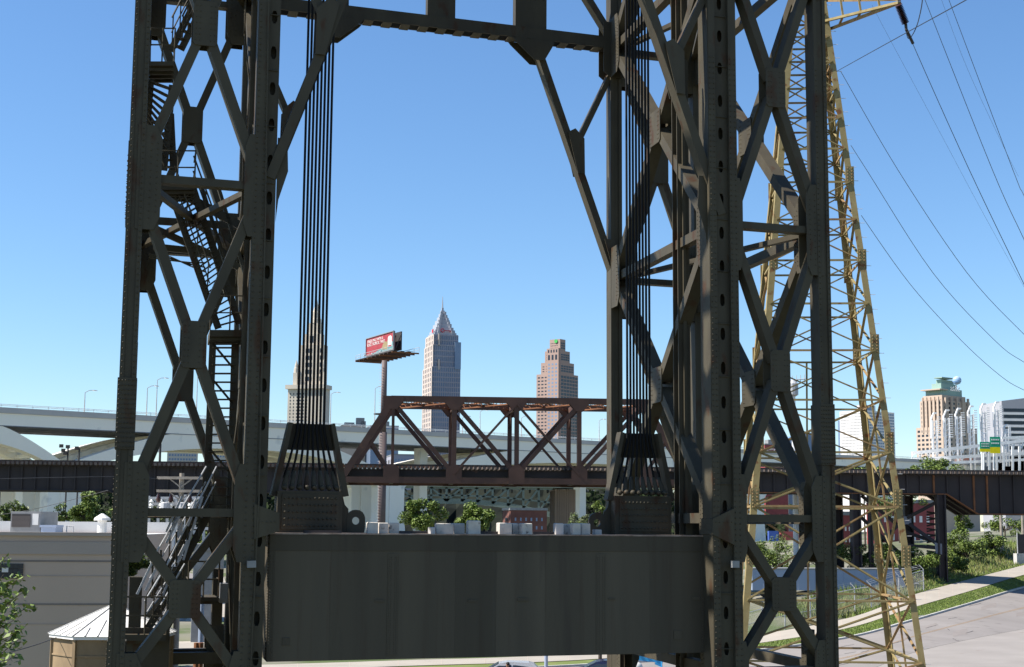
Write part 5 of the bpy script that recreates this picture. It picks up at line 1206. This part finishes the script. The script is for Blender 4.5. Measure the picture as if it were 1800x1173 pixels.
# ------------------------------------------------------------------ vegetation
def leaf_cloud(n, clumps, size, rnd, m=None):
    m = m or MB()
    for _ in range(n):
        c, r = clumps[rnd.randrange(len(clumps))]
        while 1:
            d = V((rnd.uniform(-1,1), rnd.uniform(-1,1), rnd.uniform(-1,1)))
            if .2 < d.length < 1: break
        p = V(c)+V((d.x*r, d.y*r, d.z*r*.8)); s = size*rnd.uniform(.6, 1.3)
        u = V((rnd.gauss(0,1), rnd.gauss(0,1), rnd.gauss(0,.6))).normalized(); v = u.cross(V((rnd.gauss(0,.5), rnd.gauss(0,.5), 1)).normalized())
        if v.length < .1: continue
        v.normalize(); m.add([p-u*s*.6, p+v*s*.32, p+u*s*.6, p-v*s*.32], [(0,1,2,3)])
    return m
def tree(name, label, cat, base, crown_c, rx, rz, n, size, ml, seed, nclump=16, group=None, trunk_r=.12, ry=None):
    rnd = random.Random(seed); t = thing(name, label, cat, base, group); C_ = V(crown_c); ry = ry or rx
    cl = []
    for i in range(nclump):
        while 1:
            d = V((rnd.uniform(-1,1), rnd.uniform(-1,1), rnd.uniform(-1,1)))
            if d.length < 1: break
        cl.append((C_+V((d.x*rx*.8, d.y*ry*.8, d.z*rz*.78)), rnd.uniform(.22,.42)*min(rx, rz*1.2)))
    m = MB(); f = V((C_.x, C_.y, C_.z-rz*.3)); b = V(base)
    m.tube([b, b.lerp(f, .5)+V((rnd.uniform(-.1,.1), 0, 0)), f], trunk_r, 8, trunk_r*.6); tk = obj('trunk', m, M['bark'], t)
    m = MB()
    for c, r in cl: m.tube([f-UP*rz*.2, f.lerp(c, .55)+V((0,0,.1)), c], trunk_r*.4, 5, trunk_r*.1)
    obj('branch', m, M['bark'], tk)
    h = n//5; obj('crown', leaf_cloud(n-h, cl, size, rnd), M[ml], t, kind='stuff'); obj('crown', leaf_cloud(h, cl, size, rnd), M['leaf2' if ml == 'leaf' else 'leaf'], t, kind='stuff')
    return t
def ptree(name, label, cat, px, py, rpx, rpy, D, n, size, ml, seed, **k):
    if D == 0: D = ghit(px, py+rpy*.85).y
    c = at(px, py, D); b = V((c.x, c.y, gz(c.x, c.y))); return tree(name, label, cat, b, c, rpx*D/F_, rpy*D/F_, n, size, ml, seed, **k)
ptree('street_tree', 'small bright green tree left of the white narrow pier', 'tree', 745, 908, 40, 33, 110, 6500, .19, 'leaf', 11)
ptree('street_tree', 'round green tree right of the white narrow pier', 'tree', 838, 910, 40, 33, 112, 6800, .19, 'leaf', 12)
ptree('shrub', 'grey green loose shrub beneath the brown ribbed pier', 'shrub', 1020, 912, 28, 18, 118, 1800, .15, 'leaf3', 13)
ptree('shrub', 'bright sprig of leaves beside the right lifting eye', 'shrub', 1055, 893, 16, 18, 90, 700, .12, 'leaf', 14)
ptree('street_tree', 'leafy tree behind the beige building roof', 'tree', 150, 897, 48, 34, 92, 5200, .16, 'leaf', 15)
ptree('street_tree', 'low tree left of the taller one behind the roof', 'tree', 112, 903, 24, 20, 95, 1600, .15, 'leaf', 16)
ptree('shrub', 'dark leafy bush between the left tower leg and lower stair', 'shrub', 232, 985, 36, 40, 64, 3200, .13, 'leaf2', 17)
ptree('street_tree', 'distant tree seen through the left stair panel', 'tree', 372, 950, 34, 26, 150, 1800, .2, 'leaf', 18)
ptree('street_tree', 'broad leafy tree rising above the girder at right', 'tree', 1652, 840, 80, 36, 176, 9000, .28, 'leaf', 19, nclump=26)
ptree('street_tree', 'smaller tree above the girder behind the yellow pylon', 'tree', 1518, 832, 36, 20, 178, 3200, .26, 'leaf', 20)
ptree('street_tree', 'tree hidden low behind the trestle at right', 'tree', 1580, 885, 60, 26, 185, 3200, .24, 'leaf2', 21)
ptree('vine_clump', 'vines hanging beside the right trestle column', 'vines', 1690, 915, 20, 46, 0, 4200, .2, 'leaf', 22, nclump=20)
ptree('shrub', 'distant green shrubs under the deep girder at far right', 'shrub', 1766, 922, 46, 22, 215, 3000, .26, 'leaf', 23)
for i, (px, py, rx, ry, D, n, lb) in enumerate(((1700,962,44,34,150,3600,'dense shrub mass right of the trestle column'),(1742,960,32,26,158,2600,'shrub at the top of the bank below the deep girder'),(1672,992,34,22,142,2400,'low bush at the foot of the trestle column'),(1620,990,30,34,150,2800,'ivy covered bush between the trestle columns'),(1570,985,36,40,152,2800,'tall weeds behind the pylon legs'),(1500,985,34,40,154,2600,'dark shrub left of the pylon right legs'),(1360,975,50,36,160,3200,'green bush behind the trailer at left'),(1440,980,40,36,158,2600,'green bush behind the middle of the trailer'))):
    D = ghit(px, py+ry*.75).y
    ptree('shrub', lb, 'shrub', px, py, rx, ry, D, int(n*1.3), .2*D/150, 'leaf' if i != 5 else 'leaf2', 40+i, group='shrubs on the railway bank', nclump=20)
for i, (px, py, rx, ry, D, lb) in enumerate(((1745,838,70,22,420,'far tree line behind the girder at right'),(1420,880,60,20,300,'far trees behind the trestle left part'),(1010,905,46,18,360,'far trees under the arch bridge'),(250,880,60,24,330,'far trees left of the tower stair'),(20,886,30,24,240,'dark tree behind the white piers at left'))):
    ptree('far_tree', lb, 'tree', px, py+14, rx, ry, D, 1800, .5, 'leaf2', 60+i, group='far trees')
# maple branch at the left edge
MT = thing('maple_tree', 'young maple reaching in from the left edge with bright leaf sprays', 'tree', V((-9.6, 24, 0)))
tb = at(-75, 1150, 24); rnd = random.Random(5)
obj('trunk', MB().tube([V((tb.x, tb.y, -.1)), tb, at(-70, 960, 24)], .12, 8, .05), M['bark'], MT)
m1 = MB(); m2 = MB(); tw = MB()
for y0, x1, y1, nl in ((1050,12,977,60),(1075,40,1012,90),(1110,47,1036,95),(1120,52,1066,90),(1150,42,1105,95),(1190,36,1122,90),(1200,28,1152,80),(1070,20,1040,60),(1130,25,1090,60),(1100,6,1010,60)):
    a = at(-60, y0, 24+rnd.uniform(-.6,.6)); b = at(x1, y1, 24+rnd.uniform(-.6,.6)); tw.tube([a, a.lerp(b, .6)-UP*.03, b], .016, 5, .004)
    for k in range(nl):
        u = rnd.random()**.7; p = a.lerp(b, u)+V((rnd.gauss(0,.05), rnd.gauss(0,.09), rnd.gauss(0,.045))); s = rnd.uniform(.035,.065)
        ux = V((rnd.gauss(0,1), rnd.gauss(0,1), rnd.gauss(0,.7))).normalized(); vx = ux.cross(V((rnd.gauss(0,.6), rnd.gauss(0,.6), 1))).normalized()
        (m1 if rnd.random() < .7 else m2).add([p-ux*s, p-ux*s*.3+vx*s*.7, p+ux*s*.3+vx*s*.45, p+ux*s*1.2, p+ux*s*.3-vx*s*.45, p-ux*s*.3-vx*s*.7], [(0,1,2,3,4,5)])
obj('branch', tw, M['bark'], MT); obj('crown', m1, M['leaf'], MT, kind='stuff'); obj('crown', m2, M['leaf2'], MT, kind='stuff')
# tall grass on the bank beside the sidewalk
gm = MB(); dm = MB(); rnd = random.Random(9)
for i in range(26000):
    k = rnd.uniform(34, len(far_e)-2); i0 = int(k); p = far_e[i0].lerp(far_e[i0+1], k-i0); e = (far_e[i0+1]-far_e[i0]).normalized(); nrm = V((-e.y, e.x, 0)); w_ = rnd.random()**1.5*9
    p = p+nrm*(.15+w_); p = drop(p) if w_ > .6 else p-UP*.05; hgt = (.12 if w_ < .9 else .32)*rnd.uniform(.5,1.6)*(1.7 if w_ > 3 else 1); le = V((rnd.gauss(0,.25), rnd.gauss(0,.25), 1)).normalized()*hgt; s = V((rnd.gauss(0,1), rnd.gauss(0,1), 0)).normalized()*.045
    (dm if rnd.random() < (.55 if 1.2 < w_ < 5 else .2) else gm).add([p-s, p+s, p+le], [(0,1,2)])
obj('bank_grass', gm, M['leaf'], kind='stuff', label='green grass growing on the bank above the sidewalk', cat='grass', loc=(0,0,0)); obj('dry_grass', dm, M['dryleaf'], kind='stuff', label='tall straw coloured dry grass on the bank', cat='grass', loc=(0,0,0))
vm = MB()
for i in range(26000):
    k = rnd.uniform(20, len(near_e)-2); i0 = int(k); a = near_e[i0].lerp(near_e[i0+1], k-i0); b = kerb_e[i0].lerp(kerb_e[i0+1], k-i0); p = a.lerp(b, rnd.uniform(.02,.97))-UP*.02
    s = V((rnd.gauss(0,1), rnd.gauss(0,1), 0)).normalized()*.03; vm.add([p-s, p+s, p+V((rnd.gauss(0,.04), rnd.gauss(0,.04), rnd.uniform(.05,.13)))], [(0,1,2)])
obj('verge_grass', vm, M['leaf'], kind='stuff', label='short mown grass strip between sidewalk and street', cat='grass', loc=(0,0,0))
# ------------------------------------------------------------------ trailer, fence, barrier
TD_ = 138.; a = at(1322, 1001, TD_); b = at(1600, 1003, TD_+1.5); z0 = gz(at(1460,1050,TD_).x, TD_)
TRl = thing('box_trailer', 'long blue grey box trailer parked behind the chain link fence', 'trailer', V(((a.x+b.x)/2, a.y, z0)))
dv = V((b.x-a.x, b.y-a.y, 0)); zt3 = a.z; zf = z0+.35
bd_ = obj('box', MB().obox(V((a.x, a.y, zf)), dv, V((0,2.6,0)), UP*(zt3-zf)), M['trailer'], TRl); n_ = 14
for k in range(n_+1): obj('side_post', MB().obox(V((a.x, a.y-.02, zf))+dv*(k/n_), V((.06,0,0)), V((0,.018,0)), UP*(zt3-zf)), M['trailer'], bd_)
obj('top_rail', MB().obox(V((a.x-.02, a.y-.05, zt3)), dv+V((.04,0,0)), V((0,2.7,0)), UP*.12), M['grey'], TRl)
for k in (.08, .16, .86, .93):
    p = V((a.x, a.y+.3, z0+.1))+dv*k; obj('wheel', MB().lathe(p, [(.1,-.02),(.42,0),(.42,.25),(.1,.27)], 14, V((0,1,0))), M['tyre'], TRl)
FN = thing('chain_link_fence', 'chain link fence with angled barbed wire arms beside the sidewalk', 'fence', ghit(1560, 1066))
fpx = [(1300,1128),(1340,1116),(1380,1107),(1425,1098),(1462,1088),(1503,1079),(1532,1075),(1581,1056),(1624,1043)]
fb = [ghit(x, y) for x, y in fpx]; fh = 2.1
for p in fb:
    ps = obj('post', MB().tube([p, p+UP*(fh+.12)], .05, 6), M['galv'], FN); obj('barb_arm', MB().tube([p+UP*(fh+.1), p+UP*(fh+.5)+V((-.35,.1,0))], .035, 5), M['galv'], ps)
for p, q in zip(fb, fb[1:]):
    obj('top_rail', MB().tube([p+UP*fh, q+UP*fh], .035, 5), M['galv'], FN); obj('mid_rail', MB().tube([p+UP*fh*.55, q+UP*fh*.55], .025, 5), M['galv'], FN)
    for k in range(3): 
        o_ = V((-.35,.1,0))*((k+1)/3)+UP*(fh+.1+.4*(k+1)/3); obj('barbed_wire', MB().tube([p+o_, q+o_], .012, 4), M['galv'], FN)
    m = MB(); L_ = (q-p).length; n_ = int(L_/.16)
    for k in range(-int(fh/.16), n_):
        for sg in (1, -1):
            a0, a1 = (k*.16, 0.), (k*.16+fh, fh)
            if sg < 0: a0, a1 = (k*.16+fh, 0.), (k*.16, fh)
            lo_, hi_ = (max(0, min(a0[0], L_)), max(0, min(a1[0], L_)))
            if abs(lo_-hi_) < .05: continue
            z0_ = (lo_-a0[0])/(a1[0]-a0[0])*fh; z1_ = (hi_-a0[0])/(a1[0]-a0[0])*fh
            e = (q-p)/L_; m.bar(p+e*lo_+UP*z0_, p+e*hi_+UP*z1_, .007, .007, UP)
    obj('wire_mesh', m, M['mesh'], FN, kind='stuff')
BRR = thing('road_barrier', 'white concrete barrier with a dark screen panel at the right edge', 'barrier', ghit(1797, 992)); p = ghit(1788, 994)
obj('block', MB().obox(p, V((2.2,.6,0)), V((-.2,.6,0)), UP*1.35), M['conc'], BRR); obj('screen', MB().obox(p+UP*1.352+V((.2,.2,0)), V((2.0,.5,0)), V((-.02,.06,0)), UP*2.2), M['dgrey'], BRR)
for k in (.2, 2.15): obj('screen_post', MB().tube([p+V((k,.2+k*.2,1.35)), p+V((k,.2+k*.2,3.7))], .06, 6), M['galv'], BRR)
# low things behind the legs
cq = ghit(1352, 952)
obj('storage_container', MB().obox(cq-UP*.2, V((2.2,0,0)), V((0,2,0)), UP*2.6), M['bluebox'], label='dark blue container seen between the right legs', cat='container')
obj('storage_container', MB().obox(cq+V((2.8,.3,-.2)), V((4.2,0,0)), V((0,2,0)), UP*2.5), M['red'], label='red container beside the blue one between the right legs', cat='container')
# ------------------------------------------------------------------ poles
def upole(name, lb, px, py0, D, arms, m_='wood', r=.16, cat='utility pole', extra=None):
    t = at(px, py0, D); b = V((t.x, t.y, gz(t.x, t.y))); P = thing(name, lb, cat, b); obj('pole', MB().tube([b-UP*.2, t], r*1.15, 8, r*.8), M[m_], P)
    for dy, w_, fl in arms:
        z = t.z-dy; obj('crossarm', MB().bar(V((t.x-w_/2, t.y-.2, z)), V((t.x+w_/2, t.y-.2, z)), .22, .14, UP), M[m_], P)
        for s_ in (-1, 1): obj('arm_brace', MB().bar(V((t.x, t.y-.22, z-w_*.2)), V((t.x+s_*w_*.26, t.y-.22, z)), .06, .05, V((0,1,0))), M[m_], P)
        if fl:
            for k in (-.46, -.2, .2, .46): obj('pin_insulator', MB().lathe(V((t.x+w_*k, t.y-.2, z-.62)), [(.05,0),(.13,.1),(.13,.22),(.05,.5)], 8), M['ins'], P)
    return P
UA = upole('utility_pole', 'wooden utility pole with two long crossarms in the left panel', 320, 832, 78, ((.26,2.5,0),(.95,2.5,1)))
for x, dz in ((-.8,-2.0),(.1,-2.0),(.8,-2.1)):
    t = at(320, 880, 78); obj('transformer', MB().lathe(t+V((x,-.3,-.9)), [(.2,0),(.26,.04),(.26,.75),(.2,.8)], 10), M['galv'], UA)
upole('utility_pole', 'thin dark pole left of the wooden crossarm pole', 282, 780, 140, ((2,1.6,0),), 'dgrey', .14)
upole('utility_pole', 'wooden pole standing on the path at far right', 1759, 902, 176, (), 'wood', .2); upole('utility_pole', 'grey pole under the deep girder at far right', 1797, 905, 200, (), 'wood', .2); upole('utility_pole', 'dark post between the trestle and the pylon left', 1416, 868, 150, (), 'dgrey', .25)
AN = upole('antenna_mast', 'white antenna mast with a row of dipoles between right legs', 1394, 668, 150, (), 'rail', .26, 'antenna'); t = at(1394, 672, 150)
obj('boom', MB().tube([t+V((-1,0,.1)), t+V((1.3,0,.35))], .06, 6), M['galv'], AN)
for k in range(6): p = t+V((-.9+.42*k, 0, .12+.05*k)); obj('dipole', MB().tube([p-UP*.45, p+UP*.45], .035, 5), M['galv'], AN)
obj('antenna_drum', MB().lathe(at(1394, 697, 150), [(.3,0),(.55,.15),(.55,1.3),(.3,1.6)], 12), M['galv'], AN)
SP = at(960, 1148, 82); obj('sign_post', MB().tube([V((SP.x,SP.y,gz(SP.x,SP.y))), V((SP.x,SP.y,SP.z+2))], .1, 8), M['trailer'], label='grey blue post standing behind the counterweight base', cat='post')
SPp = at(355, 1055, 52); obj('light_post', MB().tube([V((SPp.x,SPp.y,0)), SPp], .09, 8), M['trailer'], label='pale blue post in the left panel behind the lower cross', cat='post')
for x, lb in ((346,'rust red bollard left of the pale blue post'),(353,'rust red bollard right beside the pale blue post')):
    p = at(x, 1130, 50); obj('bollard', MB().tube([V((p.x,p.y,0)), V((p.x,p.y,p.z))], .1, 8), M['rustlit'], label=lb, cat='bollard')
for i, (pl, D0, D1, lb) in enumerate((([(-20,1157),(60,1135),(112,1116)],40,46,'drooping service wire meeting the kiosk eave'),([(0,905),(70,893),(190,862)],78,78,'thin wire crossing the trees behind the roof'),([(280,842),(200,838),(-20,842)],78,70,'wire leaving the wooden crossarm to the left'),([(356,842),(470,850)],78,80,'wire leaving the crossarm to the right'))):
    ps = sm(pl, 5); obj('service_wire', MB().tube([at(x, y, D0+(D1-D0)*k/(len(ps)-1)) for k, (x, y) in enumerate(ps)], .014, 5), M['wire'], label=lb, cat='wire')
# substation clutter behind the left panel
SBn = thing('substation_frame', 'pale steel substation frame seen low between the left legs', 'substation', at(320, 1000, 120)); SBn.location.z = 0; WL[SBn.name] = V(SBn.location); rnd = random.Random(4)
for k in range(9):
    x = 262+16*k; obj('post', MB().bar(at(x, 980, 120), at(x, 872+rnd.uniform(-3,9), 120), .2, .2, V((0,1,0))), M['galv'], SBn)
for y in (876, 886, 930): obj('beam', MB().bar(at(258, y, 120), at(398, y-1, 120), .22, .22, V((0,1,0))), M['galv'], SBn)
for k in range(16): 
    x = 262+8.5*k; obj('cross_brace', MB().bar(at(x, 876, 120), at(x+8, 890, 120) if k % 2 else at(x-7, 890, 120), .12, .1, V((0,1,0))), M['galv'], SBn)
for k in range(8):
    p = at(266+17*k, 893, 119.5); obj('bushing', MB().lathe(p-UP*.2, [(.1,0),(.22,.1),(.12,.25),(.22,.4),(.12,.55),(.2,.7),(.05,.9)], 8), M['roofw'], SBn)
block(262,330,930,965,170,M['woff'],'white shed low behind the left stair', win=(3,1,.5,.5))
block(335,400,968,990,115,M['grey'],'flat grey shed roof behind the lower left cross')

# ------------------------------------------------------------------ vehicles below the counterweight
def car(name, lb, px, D, L_, H_, body, yaw=0., wagon=True):
    c = at(px, 1160, D); c = V((c.x, c.y, gz(c.x, c.y)+.05)); t = thing(name, lb, 'car', c, 'cars on the street')
    hl = L_/2; wdt = .88
    low = [(-hl,.35),(-hl+.02,.7),(-hl+.25,.88),(-hl+1.05,1.0),(hl-.55,1.06),(hl-.03,.95),(hl,.4)]
    ca, sa = math.cos(yaw), math.sin(yaw); Q = lambda x, y, z: c+V((x*ca-y*sa, x*sa+y*ca, z))
    def ex(poly, w0, nm, m_, par, y0=None):
        a = [Q(x, -w0 if y0 is None else y0, z) for x, z in poly]; return obj(nm, MB().prism(a, Q(0,1,0)*(2*w0)-Q(0,0,0)*(2*w0)) if y0 is None else MB().prism(a, (Q(0,1,0)-Q(0,0,0))*w0), m_, par)
    bd = ex([(-hl,.3)]+low+[(hl-.1,.28)], wdt, 'body', body, t)
    roof = [(-hl+1.0,1.0),(-hl+1.75,H_-.06),(-hl+2.2,H_),(hl-1.05,H_-.02),(hl-.75,H_-.1),(hl-.4,1.05)]
    m = MB(); n = len(roof); A = [Q(x, -(wdt-.06-(.16 if z > 1.2 else 0)), z) for x, z in roof]; B = [Q(x, wdt-.06-(.16 if z > 1.2 else 0), z) for x, z in roof]
    m.add(A+B, [tuple(range(n)), tuple(range(n, 2*n))[::-1]]+[(i, n+i, n+(i+1) % n, (i+1) % n) for i in range(n)])
    obj('cabin', m, body, t)
    for i, pl in enumerate(([(-hl+1.2,1.08),(-hl+1.85,H_-.12),(-hl+2.4,H_-.1),(-hl+2.4,1.08)],[(-hl+2.5,1.08),(-hl+2.5,H_-.1),(hl-1.15,H_-.12),(hl-.95,1.1)])):
        a = [Q(x, -(wdt-.055-(.15 if z > 1.2 else 0)), z) for x, z in pl]; obj('side_window', MB().prism(a, (Q(0,1,0)-Q(0,0,0))*.03), M['glass'], t)
    a = [Q(-hl+1.05,-.7,1.03), Q(-hl+1.05,.7,1.03), Q(-hl+1.72,.6,H_-.09), Q(-hl+1.72,-.6,H_-.09)]; obj('windscreen', MB().prism(a, Q(-.04,0,.03)-Q(0,0,0)), M['glass'], t)
    for sx in (-hl+.8, hl-.8):
        for sy in (-wdt-.01, wdt-.2):
            wh = obj('wheel', MB().lathe(Q(sx, sy, .32), [(.2,0),(.31,.02),(.32,.2),(.2,.21)], 16, Q(0,1,0)-Q(0,0,0)), M['tyre'], t); obj('rim', MB().lathe(Q(sx, sy-.01, .32), [(.19,0),(.19,.02),(.05,.03)], 12, Q(0,1,0)-Q(0,0,0)), M['galv'], wh)
    for sy in (-.72, .6): obj('tail_lamp', MB().obox(Q(hl-.06, sy-.14, .8), Q(.07,0,0)-Q(0,0,0), Q(0,.26,0)-Q(0,0,0), UP*.3), M['taill'], t); obj('headlight', MB().obox(Q(-hl-.005, sy-.1, .62), Q(.06,0,0)-Q(0,0,0), Q(0,.3,0)-Q(0,0,0), UP*.16), M['galv'], t)
    obj('tail_lamp', MB().obox(Q(hl-.34, -wdt-.012, .9), Q(.3,0,0)-Q(0,0,0), Q(0,.1,0)-Q(0,0,0), UP*.2), M['taill'], t)
    obj('door_mirror', MB().obox(Q(-hl+1.45, -wdt-.15, 1.02), Q(.14,0,0)-Q(0,0,0), Q(0,.14,0)-Q(0,0,0), UP*.12), body, t)
    return c
cc_ = car('parked_car', 'silver hatchback driving left below the counterweight', 893, 84, 4.45, 1.5, M['silver'])
car('parked_car', 'dark blue car half hidden behind the back leg', 1062, 86, 4.3, 1.45, M['navy'])
def person(lb, base):
    t = thing('person', lb, 'person', base); m = MB()
    m.lathe(base, [(.05,0),(.17,.02),(.19,.2),(.2,.42),(.17,.5),(.07,.54),(.055,.6),(.075,.64),(.095,.72),(.09,.8),(.05,.87),(.01,.88)], 12); obj('body', m, M['skin'], t, smooth=True)
    obj('shirt', MB().lathe(base, [(.06,-.01),(.185,.01),(.205,.2),(.215,.42),(.18,.51),(.085,.555)], 12), M['cloth'], t, smooth=True); obj('hair', MB().lathe(base+V((.015,.0,.74)), [(.1,0),(.105,.07),(.06,.16),(.01,.17)], 12), M['hair'], t, smooth=True)
    for s_ in (-.19, .19): obj('sleeve', MB().tube([base+V((0,s_,.44)), base+V((-.15,s_,.22)), base+V((-.4,s_*.8,.3))], .055, 8, .04), M['cloth'], t, smooth=True)
person('dark haired person in a dark shirt at the wheel of the silver car', cc_+V((-.02,-.75,.62)))
LFc = at(1130, 1160, 70); LFc = V((LFc.x, LFc.y, gz(LFc.x, LFc.y)+.03)); LF = thing('aerial_lift', 'bright blue aerial work lift parked under the counterweight right end', 'lift', LFc)
ld = MB(); zt4 = at(1130, 1160, 70).z-LFc.z
q = lambda x, y, z: LFc+V((x, y, z))
obj('chassis', MB().obox(q(-1,0,.35), V((2.1,0,0)), V((0,1.1,0)), UP*.5), M['cyan'], LF)
for x in (-.75, .75):
    for y in (-.12, 1.0): obj('wheel', MB().lathe(q(x,y,.35), [(.15,0),(.35,.02),(.35,.2),(.15,.22)], 14, V((0,1,0))), M['tyre'], LF)
obj('turret', MB().obox(q(-.5,.1,.852), V((1,0,0)), V((0,.9,0)), UP*.5), M['cyan'], LF)
obj('boom', MB().bar(q(.3,.5,1.3), q(-.75,.5,zt4+.12), .26, .22, V((0,1,0))), M['cyan'], LF); obj('boom', MB().bar(q(-.8,.5,zt4+.15), q(.85,.5,zt4-.02), .3, .24, V((0,1,0))), M['cyan'], LF); obj('boom_head', MB().bar(q(.75,.5,zt4-.3), q(.95,.5,zt4+.2), .3, .3, V((0,1,0))), M['cyan'], LF)
for k in range(5): obj('hose_clamp', MB().obox(q(-.55+.3*k,.3,zt4+.27), V((.1,0,0)), V((0,.3,0)), UP*.08), M['dgrey'], LF)
bsk = obj('basket', MB().obox(q(.9,.1,zt4-.5), V((.7,0,0)), V((0,.8,0)), UP*.08), M['cyan'], LF)
for x in (.9, 1.6): obj('basket_post', MB().tube([q(x,.1,zt4-.5), q(x,.1,zt4+.3)], .03, 6), M['cyan'], bsk)
obj('basket_rail', MB().tube([q(.9,.1,zt4+.3), q(1.6,.1,zt4+.3), q(1.6,.9,zt4+.3)], .03, 6), M['cyan'], bsk)
wt = at(1115, 1162, 66); wz = gz(wt.x, wt.y); VT = thing('water_tank', 'white domed tank in front of the blue lift', 'tank', V((wt.x, wt.y, wz))); h = wt.z-wz
obj('tank', MB().lathe(V((wt.x, wt.y, wz)), [(.3,0),(.37,.05),(.38,h-.25),(.3,h-.1),(.12,h-.02),(.03,h)], 16), M['roofw'], VT, smooth=True); obj('label_plate', MB().obox(V((wt.x-.1, wt.y-.39, wz+h-.8)), V((.2,0,0)), V((0,.02,0)), UP*.3), M['dgrey'], VT)
